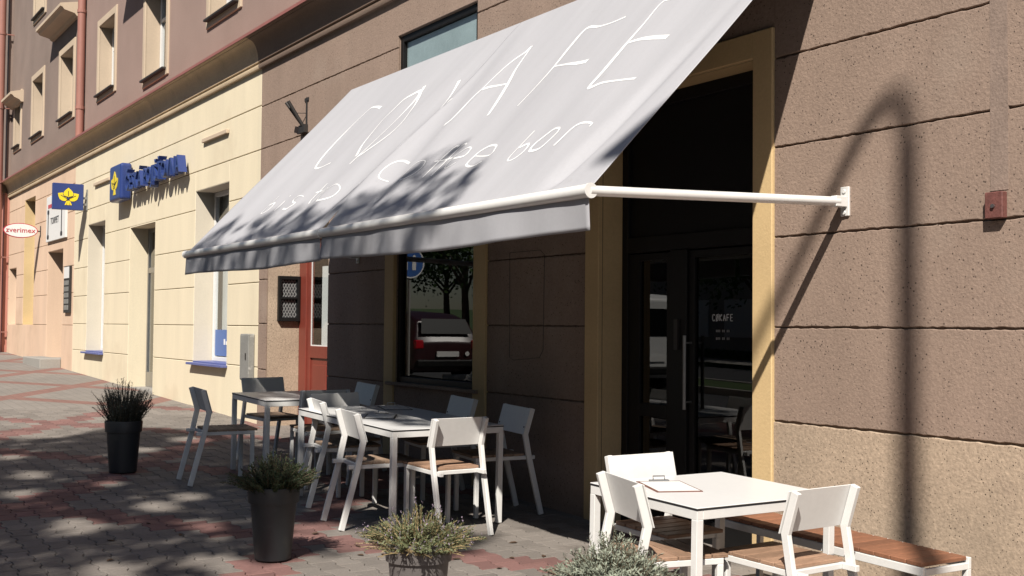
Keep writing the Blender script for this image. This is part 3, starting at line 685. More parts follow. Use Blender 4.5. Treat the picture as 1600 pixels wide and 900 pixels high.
BIG=[[(-9.55,0.735),(-9.77,0.764),(-9.90,0.769),(-9.95,0.734),(-9.99,0.675),(-10.00,0.601),(-9.98,0.530),(-9.93,0.475),(-9.85,0.433),(-9.74,0.421),(-9.58,0.418),(-9.45,0.423)],
[(-8.90,0.419),(-9.02,0.481),(-9.07,0.553),(-9.10,0.618),(-9.07,0.671),(-9.04,0.720),(-8.94,0.739),(-8.82,0.747),(-8.67,0.680),(-8.57,0.614),(-8.49,0.552),(-8.50,0.499),(-8.58,0.460),(-8.68,0.433),(-8.76,0.416),(-8.85,0.407)],
[(-8.86,0.373),(-8.83,0.406),(-8.79,0.463),(-8.74,0.575),(-8.75,0.694),(-8.83,0.777)],
[(-8.12,0.733),(-8.04,0.665),(-7.98,0.605),(-7.94,0.549),(-7.95,0.493),(-7.98,0.447),(-8.00,0.410),(-8.00,0.383)],
[(-7.89,0.619),(-7.91,0.582),(-7.94,0.549),(-7.91,0.545)],
[(-7.51,0.454),(-7.44,0.467),(-7.42,0.507),(-7.42,0.549),(-7.41,0.585),(-7.39,0.608),(-7.38,0.657),(-7.36,0.706),(-7.32,0.744),(-7.25,0.775),(-7.24,0.799)],
[(-7.24,0.799),(-7.21,0.757),(-7.16,0.684),(-7.07,0.606),(-6.99,0.529),(-6.92,0.455)],
[(-7.38,0.604),(-7.29,0.610),(-7.10,0.611)],
[(-6.54,0.457),(-6.52,0.532),(-6.51,0.617),(-6.53,0.707),(-6.51,0.781),(-6.31,0.760),(-6.16,0.753),(-6.01,0.757)],
[(-6.50,0.619),(-6.28,0.595),(-6.11,0.577),(-6.00,0.572)],
[(-5.18,0.414),(-5.36,0.424),(-5.53,0.432),(-5.65,0.429),(-5.65,0.492),(-5.66,0.597),(-5.66,0.679),(-5.67,0.762),(-5.59,0.771),(-5.34,0.758)],
[(-5.65,0.601),(-5.54,0.602),(-5.41,0.594),(-5.24,0.577)]]
SMALL=[[(-10.10,0.202),(-10.00,0.215),(-10.00,0.248),(-10.00,0.272),(-9.92,0.269),(-9.89,0.247),(-9.91,0.227),(-9.94,0.207)],
[(-9.72,0.207),(-9.72,0.233),(-9.72,0.259)],
[(-9.25,0.233),(-9.40,0.244),(-9.45,0.229),(-9.39,0.210),(-9.29,0.198),(-9.34,0.182),(-9.38,0.172),(-9.51,0.183)],
[(-8.97,0.194),(-8.97,0.228),(-8.96,0.267)],
[(-9.02,0.226),(-8.99,0.244)],
[(-8.84,0.206),(-8.85,0.233),(-8.78,0.242)],
[(-8.71,0.175),(-8.76,0.206),(-8.72,0.235),(-8.63,0.248),(-8.52,0.238),(-8.45,0.218),(-8.46,0.190),(-8.54,0.175),(-8.66,0.171),(-8.71,0.175)],
[(-7.98,0.288),(-8.06,0.269),(-8.12,0.235),(-8.07,0.189),(-8.04,0.176),(-8.01,0.192),(-8.00,0.210),(-8.09,0.217)],
[(-7.52,0.287),(-7.66,0.306),(-7.75,0.299),(-7.79,0.272),(-7.78,0.240),(-7.73,0.221),(-7.59,0.211)],
[(-7.33,0.194),(-7.37,0.214),(-7.36,0.243),(-7.31,0.266),(-7.22,0.270),(-7.17,0.260),(-7.15,0.233),(-7.17,0.210),(-7.24,0.193),(-7.33,0.194)],
[(-6.99,0.214),(-6.97,0.267),(-6.98,0.320)],
[(-6.96,0.237),(-6.92,0.288),(-6.89,0.324),(-6.87,0.334),(-6.83,0.325)],
[(-7.04,0.272),(-7.01,0.280)],
[(-6.78,0.255),(-6.63,0.254),(-6.63,0.278),(-6.65,0.289),(-6.71,0.296),(-6.76,0.284),(-6.81,0.259),(-6.77,0.215),(-6.72,0.212),(-6.66,0.230)],
[(-6.46,0.242),(-6.21,0.221),(-6.21,0.245),(-6.25,0.263),(-6.37,0.274),(-6.45,0.260),(-6.47,0.234),(-6.47,0.210),(-6.40,0.195),(-6.31,0.192),(-6.25,0.203)],
[(-5.83,0.285),(-5.83,0.247),(-5.88,0.213),(-5.90,0.182),(-5.91,0.174)],
[(-5.88,0.176),(-5.83,0.177),(-5.80,0.193),(-5.77,0.224),(-5.77,0.249),(-5.80,0.248)],
[(-5.56,0.269),(-5.63,0.273),(-5.68,0.252),(-5.72,0.226),(-5.71,0.203),(-5.66,0.197),(-5.59,0.200),(-5.56,0.221),(-5.54,0.252),(-5.56,0.269)],
[(-5.42,0.191),(-5.40,0.220),(-5.38,0.251),(-5.34,0.262),(-5.27,0.260),(-5.20,0.251),(-5.20,0.240)]]

SMALL[0] = [(-10.02,.278),(-10.02,.188),(-9.94,.180),(-9.895,.205),(-9.93,.235),(-10.02,.225)]
SMALL[1] = [(-9.72,.183),(-9.72,.240)]; SMALL.append([(-9.72,.262),(-9.72,.270)])
SMALL[3] = [(-8.99,.288),(-8.985,.205),(-8.93,.182)]; SMALL[4] = [(-9.06,.246),(-8.91,.246)]
SMALL[5] = [(-8.84,.183),(-8.84,.248),(-8.84,.222),(-8.80,.246),(-8.755,.240)]
SMALL[10] = [(-7.0,.190),(-6.99,.300),(-6.95,.325),(-6.905,.316)]; SMALL.append([(-7.06,.262),(-6.935,.262)])
SMALL[11] = [(-6.885,.190),(-6.875,.300),(-6.84,.325),(-6.795,.316)]; SMALL[12] = [(-6.93,.262),(-6.82,.262)]
SMALL[15] = [(-5.875,.288),(-5.885,.185),(-5.82,.177),(-5.775,.205),(-5.80,.234),(-5.88,.224)]
for LS, wd_, groups in ((BIG, .035, ((0,), (1, 2), (3, 4), (5, 6, 7), (8, 9), (10, 11))), (SMALL, .020, ((0,), (1, 19), (2,), (3, 4), (5,), (6,), (7,), (8,), (9,), (10, 20), (11, 12), (13,), (14,), (15,), (17,), (18,)))):
    for gi in groups:
        mb = MB()
        for k in gi: q = stroke(LS[k], wd_); mb.add(q.v, q.f)
        mb.build('letter', M['paint'], AW, smooth='all', recalc=False)
# ================================================================== TABLES AND CHAIRS
def table(lx, ly, cx, cy, label, rz=0.0, H=.70):
    e = empty('table', (cx, cy, gz(cx, cy)), rz, True); tag(e, label, 'table', 'white cafe tables')
    a, b = lx / 2, ly / 2; L = .038
    top = MB().box(-a, a, -b, b, H - .005, H).build('tabletop', M['hpl'], e, bevel=.0015)
    MB().box(-a + .0005, a - .0005, -b + .0005, b - .0005, H - .0125, H - .0052).build('core_edge', M['core'], top)
    mb = MB(); z0, z1 = H - .055, H - .013
    mb.box(-a + .002, a - .002, -b + .002, -b + L, z0, z1); mb.box(-a + .002, a - .002, b - L, b - .002, z0, z1); mb.box(-a + .002, -a + L, -b + L, b - L, z0, z1); mb.box(a - L, a - .002, -b + L, b - L, z0, z1)
    mb.build('apron', M['white'], e, bevel=.002)
    for sx in (-1, 1):
        for sy in (-1, 1):
            x = sx * (a - .001 - L / 2); y = sy * (b - .001 - L / 2); MB().box(x - L / 2, x + L / 2, y - L / 2, y + L / 2, .004, z0).build('leg', M['white'], e, bevel=.002)
    return e
table(.80, .86, -4.40, 3.885, 'white square table in full sun nearest the camera, beside the slatted bench')
table(1.69, .88, -8.075, 4.01, 'long white table under the awning with two clipboards lying on it')
table(.88, .86, -10.08, 4.00, 'small square table in tree shade, left of the long table')
def make_chair(seatm):
    e = empty('chair', (0, 0, 0)); X = .195
    for s in (-1, 1):
        MB().path([(s*X, -.315, .002), (s*X, -.205, .43), (s*X, -.17, .60), (s*X, -.225, .79)], .026, .040).build('rear_leg', M['white'], e, bevel=.003)
        MB().box(s*.168 - .014, s*.168 + .014, .195, .227, .004, .412).build('leg', M['white'], e, bevel=.003)
        MB().box(s*.168 - .013, s*.168 + .013, -.265, .227, .4125, .440).build('side_rail', M['white'], e, bevel=.002)
    MB().box(-.1545, .1545, .197, .225, .4135, .439).build('front_rail', M['white'], e, bevel=.002)
    MB().box(-.1545, .1545, -.19, -.165, .4135, .439).build('back_rail', M['white'], e, bevel=.002)
    sm = MB().box(-.18, .18, -.0395, .0395, 0, .018); slat = None
    for k in range(5):
        if slat is None: slat = sm.build('seat_slat', seatm, e, bevel=.003); o = slat
        else: o = slat.copy(); COL.objects.link(o)
        o.parent = e; o.location = (0, -.132 + k * .086, .4405)
    # back panel, thin sheet bolted to the front of the uprights
    P0 = Vector((0, -.17 + .021, .600)); P1 = Vector((0, -.225 + .021, .792)); d = (P1 - P0).normalized(); nn = Vector((0, d.z, -d.y))
    mb = MB(); vs = []
    for q, tt in ((P0, 0), (P0, .005), (P1, 0), (P1, .005)):
        for x in (-.218, .218): vs.append((x, *(q + nn * tt)[1:]))
    mb.add(vs, [(0,1,5,4), (2,6,7,3), (0,2,3,1), (4,5,7,6), (0,4,6,2), (1,3,7,5)]); bp = mb.build('backrest', M['white'], e, bevel=.0015)
    for x in (-.195, .195):
        for t in (.28, ):
            c = P0.lerp(P1, t) + nn * .0055; MB().tube([(x, *c[1:]), (x, *(c + nn * .003)[1:])], .006, 8).build('bolt', M['iron'], bp)
    return e
ch_warm = make_chair(M['teak']); ch_grey = make_chair(M['teak_grey'])
GRP = 'white cafe chairs with wooden slat seats'
used = {}
def chair(src, x, y, face, label):
    """x, y: middle of the backrest top; face: heading in degrees (0 = towards the wall, 90 = away to the left)"""
    c = src if not used.get(src.name) else copy_tree(src); used[src.name] = 1
    rz = R(face); bx, by = -(-.21) * -math.sin(rz), -(-.21) * math.cos(rz)
    px, py = x + (.21) * -math.sin(rz), y + .21 * math.cos(rz)
    c.rotation_mode = 'QUATERNION'; c.rotation_quaternion = TILT @ Euler((0, 0, rz)).to_quaternion(); c.location = (px, py, gz(px, py))
    return tag(c, label, 'chair', GRP)
chair(ch_warm, -3.74, 3.96, 93, 'chair at the right end of the sunny table, in front of the bench')
chair(ch_warm, -4.36, 3.31, -12, 'chair at the sunny table nearest the camera, behind the silvery potted shrub')
chair(ch_warm, -5.00, 3.92, -90, 'chair by the cafe door at the left end of the sunny table, clipboard before it')
chair(ch_warm, -6.98, 3.95, 92, 'chair at the right end of the long table with its back to the camera')
chair(ch_grey, -7.66, 3.44, -5, 'front chair of the long table, right one of the two side by side')
chair(ch_grey, -8.56, 3.58, -8, 'front chair of the long table, left one of the two side by side')
chair(ch_grey, -7.60, 4.80, 176, 'rear chair of the long table, right one in the awning shade')
chair(ch_grey, -8.43, 4.80, 176, 'rear chair of the long table, left one below the dark window')
chair(ch_grey, -9.13, 3.97, -86, 'chair at the left end of the long table facing the camera')
chair(ch_grey, -9.43, 4.02, 84, 'chair at the right end of the small shaded table, back to back with another')
chair(ch_grey, -9.93, 3.08, -3, 'front chair of the small shaded table, standing apart on the left')
chair(ch_grey, -10.05, 4.70, 178, 'rear chair of the small shaded table, against the dark wall')
chair(ch_grey, -11.05, 4.05, -84, 'chair at the far left end of the small shaded table below the cabinet')
# bench by the wall
def bench():
    x0, x1, y0, y1 = -4.94, -3.56, 4.40, 4.74; cx, cy = (x0 + x1) / 2, (y0 + y1) / 2; e = empty('bench', (cx, cy, gz(cx, cy)), 0, True)
    tag(e, 'low bench with reddish wooden slats and white steel frame against the brown wall', 'bench')
    a, b, H = (x1 - x0) / 2, (y1 - y0) / 2, .44; L = .03
    mb = MB(); mb.box(-a, a, -b, -b + .02, H - .05, H - .012); mb.box(-a, a, b - .02, b, H - .05, H + .004); mb.box(-a, -a + .02, -b + .02, b - .02, H - .05, H - .02); mb.box(a - .02, a, -b + .02, b - .02, H - .05, H - .02)
    mb.build('frame', M['white'], e, bevel=.002)
    for sx in (-1, 1):
        for sy in (-1, 1):
            x = sx * (a - L / 2); y = sy * (b - L / 2) ; MB().box(x - L / 2, x + L / 2, y - L / 2, y + L / 2, .004, H - .051).build('leg', M['white'], e, bevel=.002)
    n = 15; wd = (2 * a - .012) / n; me = None
    for k in range(n):
        if me is None: o = MB().box(-wd / 2 + .0025, wd / 2 - .0025, -b + .004, b - .024, -.010, .010).build('seat_slat', M['teak_bench'], e, bevel=.003); me = o.data
        else: o = bpy.data.objects.new('seat_slat', me); COL.objects.link(o); o.parent = e
        o.location = (-a + .006 + (k + .5) * wd, 0, H)
bench()
def clipboard(x, y, z, rz, label, sheets=1, bm='board'):
    e = empty('menu_clipboard', (x, y, z), R(rz), True); tag(e, label, 'clipboard', 'menu clipboards')
    MB().box(-.115, .115, -.16, .16, 0, .004).build('board', M[bm], e, bevel=.001)
    for k in range(sheets): MB().box(-.104 + .006 * k, .104 - .003 * k, -.152 + .004 * k, .136, .0045 + .0012 * k, .0055 + .0012 * k).build('paper', M['paper'], e)
    mb = MB(); mb.box(-.05, .05, .132, .158, .0045, .012); mb.tube([(-.03, .146, .012), (-.03, .150, .030), (.03, .150, .030), (.03, .146, .012)], .003, 6); mb.build('clip', M['steel'], e)
clipboard(-4.50, 3.72, gz(-4.5, 3.7) + .7008, 70, 'brown menu clipboard with white sheet on the sunny table')
clipboard(-8.05, 3.88, gz(-8.05, 3.88) + .7008, 60, 'menu clipboard with ruffled sheets at the front of the long table', 3, 'core')
clipboard(-8.62, 4.28, gz(-8.62, 4.28) + .7008, 75, 'menu clipboard lying flat at the rear of the long table', 1, 'core')
# ================================================================== POTTED PLANTS
def pot(e, m, h=.44, r1=.160, r0=.110):
    k = r1 / .16
    prof = [(0, 0), (r0 - .008, 0), (r0, .006), (r0 + (r1 - .012 - r0) * .80, h * .78), (r1 - .006, h * .785), (r1, h - .012), (r1 - .002, h - .003), (r1 - .007, h), (r1 - .013, h - .004), (r1 - .016, h - .05), (0, h - .05)]
    MB().lathe(prof, 48).build('pot', m, e, smooth=True, loc=(0, 0, .003))
    MB().lathe([(0, h - .03), (r1 * .5, h - .028), (r1 - .018, h - .038)], 24).build('soil', M['soil'], e, smooth=True)
def sprigs(e, m, n, H, spread, leafl, leafw, per, h0, rr, seed, droop=0.0, upright=.6, stemm=None, tip=None):
    g = random.Random(seed); mb = MB(); st = MB(); fl = MB()
    for i in range(n):
        a = g.uniform(0, 2 * math.pi); q = math.sqrt(g.random()); bx, by = q * rr * math.cos(a), q * rr * math.sin(a)
        hh = H * g.uniform(.55, 1.08) * (1.05 - .35 * q); out = spread * (q * g.uniform(.5, 1.1) + g.uniform(-.1, .1)); a2 = a + g.uniform(-.6, .6)
        pts = []
        for k in range(6):
            s = k / 5; o = out * (s ** (1 + upright)); z = hh * (s - droop * q * s * s)
            pts.append(Vector((bx + o * math.cos(a2) + g.uniform(-.006, .006), by + o * math.sin(a2) + g.uniform(-.006, .006), h0 + z)))
        if stemm: st.tube(pts, [.0022] * 5 + [.001], 3, cap=False)
        for k in range(per):
            s = (k + g.random()) / per; s = .08 + .92 * s; f = s * 5; j = min(4, int(f)); p = pts[j].lerp(pts[j+1], f - j); d = (pts[j+1] - pts[j]).normalized()
            v = Vector((g.gauss(0, 1), g.gauss(0, 1), g.gauss(0, .6))).normalized(); side = (v - d * v.dot(d)).normalized(); ld = (d * g.uniform(.35, .9) + side * g.uniform(.5, 1)).normalized(); l = leafl * g.uniform(.6, 1.25) * (1.1 - .4 * s)
            wv = ld.cross(v).normalized() * (leafw * g.uniform(.7, 1.2) / 2)
            mb.add([p - wv * .5, p + ld * (l * .5) - wv, p + ld * l, p + ld * (l * .5) + wv, ], [(0, 1, 2, 3)])
        if tip and g.random() < .5:
            p = pts[-1]
            for k in range(5):
                v = Vector((g.uniform(-1, 1), g.uniform(-1, 1), g.uniform(-.3, 1.5))) * .006; wv = Vector((g.uniform(-1,1), g.uniform(-1,1), 0)) * .005; c = p + Vector((0, 0, .006 * k)); fl.add([c, c + v, c + v + wv, c + wv], [(0,1,2,3)])
    mb.build('foliage', m, e, recalc=False)
    if stemm: st.build('stems', stemm, e, recalc=False)
    if tip and fl.v: fl.build('flowers', tip, e, recalc=False)['kind'] = 'stuff'
LF = lambda n, c, v=.35, t=.25: leafmat(n, c, v, t)
M['rosemary'] = LF('rosemary_leaf', (.130,.142,.112)); M['thyme'] = LF('dark_herb_leaf', (.066,.092,.046)); M['lav'] = LF('lavender_leaf', (.185,.205,.105), .4); M['dry'] = LF('dry_lavender', (.36,.27,.14), .4); M['sant'] = LF('silver_leaf', (.335,.365,.285), .25); M['twig'] = mat('twig', (.13,.095,.06), .9, .3, 20); M['flower'] = LF('lavender_flower', (.34,.27,.34), .3)
def planter(x, y, m, label, **k):
    e = empty('potted_plant', (x, y, gz(x, y)), random.Random(x).uniform(0, 6), False); tag(e, label, 'potted plant'); pot(e, m, **k); return e
pa = planter(-10.75, 2.67, M['pot_dark'], 'tall charcoal pot with upright dark rosemary on the open paving', h=.455, r1=.163, r0=.118)
sprigs(pa, M['rosemary'], 230, .41, .16, .026, .0068, 60, .40, .115, 11, upright=.2, stemm=M['twig'])
pb = planter(-6.86, 2.60, M['pot_dark'], 'tall charcoal pot with bushy dark green herb in front of the long table', h=.44, r1=.158, r0=.108)
sprigs(pb, M['thyme'], 260, .27, .17, .024, .0075, 50, .39, .13, 12, droop=.35, upright=.3, stemm=M['twig'])
pc = planter(-5.12, 2.68, M['pot_grey'], 'taupe pot with half dry lavender spilling over its rim', h=.42, r1=.165, r0=.118)
sprigs(pc, M['lav'], 260, .26, .19, .024, .0065, 38, .36, .14, 13, droop=.5, upright=.2, stemm=M['dry'], tip=M['flower'])
sprigs(pc, M['dry'], 70, .13, .20, .03, .004, 18, .37, .13, 14, droop=.7, upright=.2, stemm=M['dry'])
pd = planter(-3.93, 2.96, M['pot_grey'], 'silvery grey leafed shrub in a pot at the bottom edge before the sunny table', h=.42, r1=.155, r0=.115)
sprigs(pd, M['sant'], 620, .33, .180, .032, .0062, 46, .34, .135, 15, droop=.45, upright=.1, stemm=M['twig'])
# ================================================================== THINGS ON THE WALLS
def text_mesh(body, size, depth, name, m, parent, mtx, xscale=1.0):
    cu = bpy.data.curves.new(name, 'FONT'); cu.body = body; cu.size = size; cu.extrude = depth / 2; cu.resolution_u = 3; cu.offset = .002 * size
    to = bpy.data.objects.new(name, cu); COL.objects.link(to); bpy.context.view_layer.update()
    dg = bpy.context.evaluated_depsgraph_get(); me = bpy.data.meshes.new_from_object(to.evaluated_get(dg)); bpy.data.objects.remove(to); bpy.data.curves.remove(cu)
    me.transform(Matrix.Diagonal((xscale, 1, 1, 1))); xs = [v.co.x for v in me.vertices]; wd = max(xs) - min(xs); x0 = min(xs)
    me.transform(Matrix.Translation((-x0, 0, 0))); me.transform(mtx(wd)); me.materials.clear(); me.materials.append(m); me.name = name
    # one object per letter: islands whose spans along the word overlap belong together
    bm = bmesh.new(); bm.from_mesh(me); bm.verts.ensure_lookup_table(); seen = set(); isl = []
    ax = max(range(2), key=lambda a: max(v.co[a] for v in bm.verts) - min(v.co[a] for v in bm.verts))
    for v in bm.verts:
        if v.index in seen: continue
        st = [v]; seen.add(v.index); cur = []
        while st:
            q = st.pop(); cur.append(q.index)
            for e2 in q.link_edges:
                o2 = e2.other_vert(q)
                if o2.index not in seen: seen.add(o2.index); st.append(o2)
        xs2 = [bm.verts[i].co[ax] for i in cur]; isl.append([min(xs2), max(xs2), cur])
    isl.sort(key=lambda q: q[0]); grp = []
    for a, b, c in isl:
        if grp and a < grp[-1][1] - .35 * min(b - a, grp[-1][1] - grp[-1][0]): grp[-1][1] = max(b, grp[-1][1]); grp[-1][2] += c
        else: grp.append([a, b, list(c)])
    for a, b, c in grp:
        ids = set(c); rm = {i: k for k, i in enumerate(c)}; me2 = bpy.data.meshes.new('letter'); me2.from_pydata([tuple(bm.verts[i].co) for i in c], [], [[rm[v.index] for v in f.verts] for f in bm.faces if f.verts[0].index in ids]); me2.materials.append(m)
        o = bpy.data.objects.new('letter', me2); COL.objects.link(o); o.parent = parent
    bm.free(); return None
# clover of three leaves with crossing stems, in unit square
def clover(fn, parent, s, sub=True):
    leaf_top = [(0, 1.0), (.12, .90), (.27, .74), (.33, .60), (.30, .46), (.18, .37), (0, .35), (-.18, .37), (-.30, .46), (-.33, .60), (-.27, .74), (-.12, .90)]
    lf = [(-.36, .66), (-.68, .60), (-.64, .38), (-.56, .20), (-.40, .10), (-.22, .08), (-.08, .14), (-.10, .30), (-.28, .38), (-.36, .50)]
    rt_ = [(-a, b) for a, b in reversed(lf)]
    stem = [[(-.24, -.18), (-.13, -.18), (-.05, .10), (-.12, .10)], [(-.09, -.18), (.09, -.18), (.05, .12), (-.05, .12)], [(.13, -.18), (.24, -.18), (.12, .10), (.05, .10)]]
    for poly in (leaf_top, lf, rt_): MB().prism([(a * s, (b - .4) * s) for a, b in poly], fn, 0, .006).build('clover_leaf', M['logo_yellow'], parent)
    mb = MB()
    for q in stem: mb.prism([(a * s, (b - .4) * s) for a, b in q], fn, 0, .006)
    mb.build('clover_stem', M['logo_yellow'], parent)
    mb = MB()
    for a, b in (((0, .42), (0, .78)), ((-.50, .48), (-.06, .22)), ((.50, .48), (-.14, .14)), ((-.30, .44), (-.02, .36)), ((.30, .44), (.02, .36))):
        dx, dy = b[0] - a[0], b[1] - a[1]; l = math.hypot(dx, dy); px, py = -dy / l * .018, dx / l * .018
        mb.prism([((u + p) * s, (v + q - .4) * s) for (u, v), p, q in ((a, px, py), (b, px, py), (b, -px, -py), (a, -px, -py))], fn, .006, .009)
    mb.build('clover_vein', M['ink'], parent)
# flag sign
e = empty('clover_flag_sign', (-23.6, WY, 3.95)); tag(e, 'blue square projecting sign with yellow clover emblem', 'sign')
MB().box(-.05, .05, -.645, -.085, -.20, .30).build('panel', M['blue'], e, bevel=.006)
mb = MB(); mb.box(-.03, .03, -.02, -.002, -.19, .21); mb.box(-.015, .015, -.09, -.02, .02, .06); mb.box(-.015, .015, -.09, -.02, -.1, -.06); mb.build('bracket', M['cab'], e)
clover(lambda u, v, d: (.0505 + d, -.365 + u, .05 + v), e, .28)
# raised lettering with clover box
e = empty('office_sign', (-20.9, WY, 3.67)); tag(e, 'raised blue lettering and clover box on the cream office front', 'sign')
MB().box(-.07, .70, -.215, -.02, .0, .62).build('emblem_box', M['blue'], e, bevel=.05, seg=4)
clover(lambda u, v, d: (.315 + u, -.216 - d, .30 + v), e, .34)
text_mesh('ČESKÁ POJIŠŤOVNA', .37, .12, 'lettering', M['blue'], e, lambda wd: Matrix.Translation((.88, -.125, .12)) @ Matrix.Rotation(R(90), 4, 'X') @ Matrix.Diagonal((3.08 / wd, 1, 1, 1)))
for k in range(6): MB().box(1.0 + k * .55, 1.02 + k * .55, -.05, -.002, .2, .22).build('standoff', M['cab'], e)
# oval pet shop sign
e = empty('oval_sign', (-28.23, WY, 3.65)); tag(e, 'cream oval projecting sign with red word zverimex', 'sign')
mb = MB(); poly = [(.36 * math.cos(2*math.pi*k/36), .165 * math.sin(2*math.pi*k/36)) for k in range(36)]
mb.prism([(a * 1.0 - .43, b) for a, b in poly], lambda u, v, d: (d, u, v), -.03, .03); mb.build('panel', M['red_ink'], e)
mb = MB(); mb.prism([(a * .95 - .43, b * .90) for a, b in poly], lambda u, v, d: (d, u, v), -.034, .034); mb.build('face', M['paper'], e)
text_mesh('zverimex', .16, .004, 'lettering', M['red_ink'], e, lambda wd: Matrix.Translation((.037, -.43 - .31, -.045)) @ Matrix.Rotation(R(90), 4, 'Z') @ Matrix.Rotation(R(90), 4, 'X') @ Matrix.Diagonal((.62 / wd, 1, 1, 1)))
MB().box(-.012, .012, -.075, 0, -.012, .012).box(-.02, .02, -.015, 0, -.12, .12).build('bracket', M['iron'], e)
# white board above the peach shop door
e = empty('shop_board', (-26.35, WY, 3.35)); tag(e, 'white board with two bone drawings above the peach shop door', 'sign')
MB().box(-1.0, 1.0, -.05, -.003, 0, .98).build('panel', M['paper'], e, bevel=.004)
mb = MB()
for x in (-.78, .62):
    mb.box(x - .03, x + .03, -.056, -.0505, .12, .62)
    for dz in (.10, .64):
        for dx in (-.045, .045): mb.lathe([(0, 0), (.05, 0), (.05, .005), (0, .005)], 10, (x + dx, -.0565, dz), 'y')
mb.build('bone_print', M['ink'], e)
text_mesh('TORPET', .2, .004, 'lettering', M['ink'], e, lambda wd: Matrix.Translation((-.52, -.053, .36)) @ Matrix.Rotation(R(90), 4, 'X') @ Matrix.Diagonal((.85 / wd, 1, 1, 1)))
mb = MB()
for k in range(6): mb.box(-.8 + k * .1, -.74 + k * .1, -.056, -.0505, .72, .80)
mb.build('red_print', M['red_ink'], e)
# poster case
e = empty('poster_case', (-25.12, WY, 1.80)); tag(e, 'narrow dark poster case with white header on the peach wall', 'poster case')
MB().box(-.27, .27, -.05, -.003, 0, .95).build('frame', M['iron'], e, bevel=.005); MB().box(-.24, .24, -.055, -.051, .70, .93).build('header', M['paper'], e)
mb = MB()
for j in range(5):
    for i in range(3): mb.box(-.21 + i * .15, -.09 + i * .15, -.055, -.051, .06 + j * .125, .155 + j * .125)
mb.build('poster_print', M['cab'], e)
# mesh fronted menu case in the red doorway (on the reveal, facing right)
e = empty('menu_case', (-13.797, WY + .275, 1.64)); tag(e, 'dark framed menu case with white lattice on the tan reveal by the red door', 'menu case')
mb = MB(); t = .06; mb.box(.004, t, -.14, -.105, 0, .555); mb.box(.004, t, .105, .14, 0, .555); mb.box(.004, t, -.105, .105, 0, .045); mb.box(.004, t, -.105, .105, .51, .555); mb.box(.004, t, -.105, .105, .27, .295); mb.build('frame', M['dframe'], e, bevel=.004)
MB().box(.004, .02, -.105, .105, .045, .51).build('backing', M['ink'], e)
mb = MB()
for z0, z1 in ((.05, .265), (.30, .505)):
    for k in range(-7, 8):
        for s in (-1, 1):
            pts = []; n = 10
            for j in range(n + 1):
                z = z0 + (z1 - z0) * j / n; y = k * .038 + s * (z - z0) * .55
                if -.104 < y < .104: pts.append((.024 + .002 * s, y, z))
            if len(pts) > 1: mb.bar(pts[0], pts[-1], .009, .002, (0, 1, 0))
mb.build('lattice', M['lattice'], e)
# electric cabinet
e = empty('meter_cabinet', (-14.38, WY, .90)); tag(e, 'narrow grey meter cabinet with torn stickers on the cream wall edge', 'cabinet')
MB().box(-.10, .20, -.085, -.003, 0, .58).build('body', M['cab'], e, bevel=.008); MB().box(-.085, .185, -.092, -.0855, .02, .56).build('door', M['cab'], e, bevel=.003); MB().box(.12, .14, -.101, -.092, .26, .34).build('handle', M['iron'], e)
# flag holder
e = empty('flag_holder', (-12.62, WY, 3.80)); tag(e, 'rusty iron flag holder with two splayed tubes on the brown wall', 'flag holder')
MB().box(.02, .05, -.012, -.002, .03, .38).box(-.02, .09, -.013, -.0025, .34, .375).box(-.10, .07, -.05, -.003, -.02, .07).build('wall_plate', M['iron'], e)
for dx, dy in ((-.15, -.18), (-.04, -.20)): MB().tube([(.0, -.03, .05), (dx, dy, .33)], .02, 10).build('socket_tube', M['iron'], e, smooth=True)
MB().bar((.035, -.01, .20), (-.09, -.11, .21), .012, .006).build('brace', M['iron'], e)
# rusty junction cover and filled cable chase on the right-hand wall
e = empty('junction_box', (-3.655, WY, 2.15)); tag(e, 'small rust red junction box on the brown wall at right', 'junction box')
MB().box(-.05, .05, -.045, -.004, 0, .13).build('cover', M['rust'], e, bevel=.004); MB().lathe([(0, 0), (.010, 0), (.010, .01), (0, .01)], 10, (.0, -.056, .06), 'y').build('screw', M['steel'], e)
M['patch'] = mat('grey_filler', (.305,.224,.182), .92, .2, 4, .15, 50, .4, 70)
MB().box(-3.70, -3.60, WY - .0035, WY + .01, 2.29, 4.76).build('filled_chase', M['patch'], BL)
# cable loop hanging on the shaded wall
e = tag(MB().tube([(-8.17, WY - .02, 2.20), (-8.16, WY - .02, 1.35), (-8.10, WY - .02, 1.33), (-7.72, WY - .02, 1.36), (-7.67, WY - .02, 1.42), (-7.66, WY - .02, 2.16), (-7.72, WY - .02, 2.20), (-8.17, WY - .02, 2.20)], .002, 6).build('cable_loop', M['iron'], None, smooth=True), 'thin dark cable loop hanging on the shaded wall under the awning', 'cable')
# ================================================================== STREET SIDE (behind and beside the camera; seen in the glass and by its shade)
def lamp_post():
    d = 5.3; x, y = -4.21 + .69 / .675 * d, WY - d; z0 = gz(x, y); top = 2.58 + d / .675
    e = empty('street_lamp', (x, y, z0)); tag(e, 'tall grey street lamp with arched arm at the kerb', 'street lamp'); T = top - z0
    MB().lathe([(0, 0), (.11, 0), (.11, .9), (.085, .95), (.085, 1.0), (.075, T * .6), (.052, T)], 14).build('post', M['cab'], e, smooth=True)
    pts = [(0, 0, T)]
    for k in range(1, 9): a = math.pi / 2 * k / 8; pts.append((0, -.33 * (1 - math.cos(a)), T + .56 * math.sin(a)))
    pts += [(0, -1.0, T + .57), (0, -1.5, T + .56)]
    MB().tube(pts, .042, 10).build('arm', M['cab'], e, smooth=True)
    MB().box(-.12, .12, -2.1, -1.45, T + .51, T + .62).build('lantern', M['cab'], e, bevel=.04, seg=2)
lamp_post()
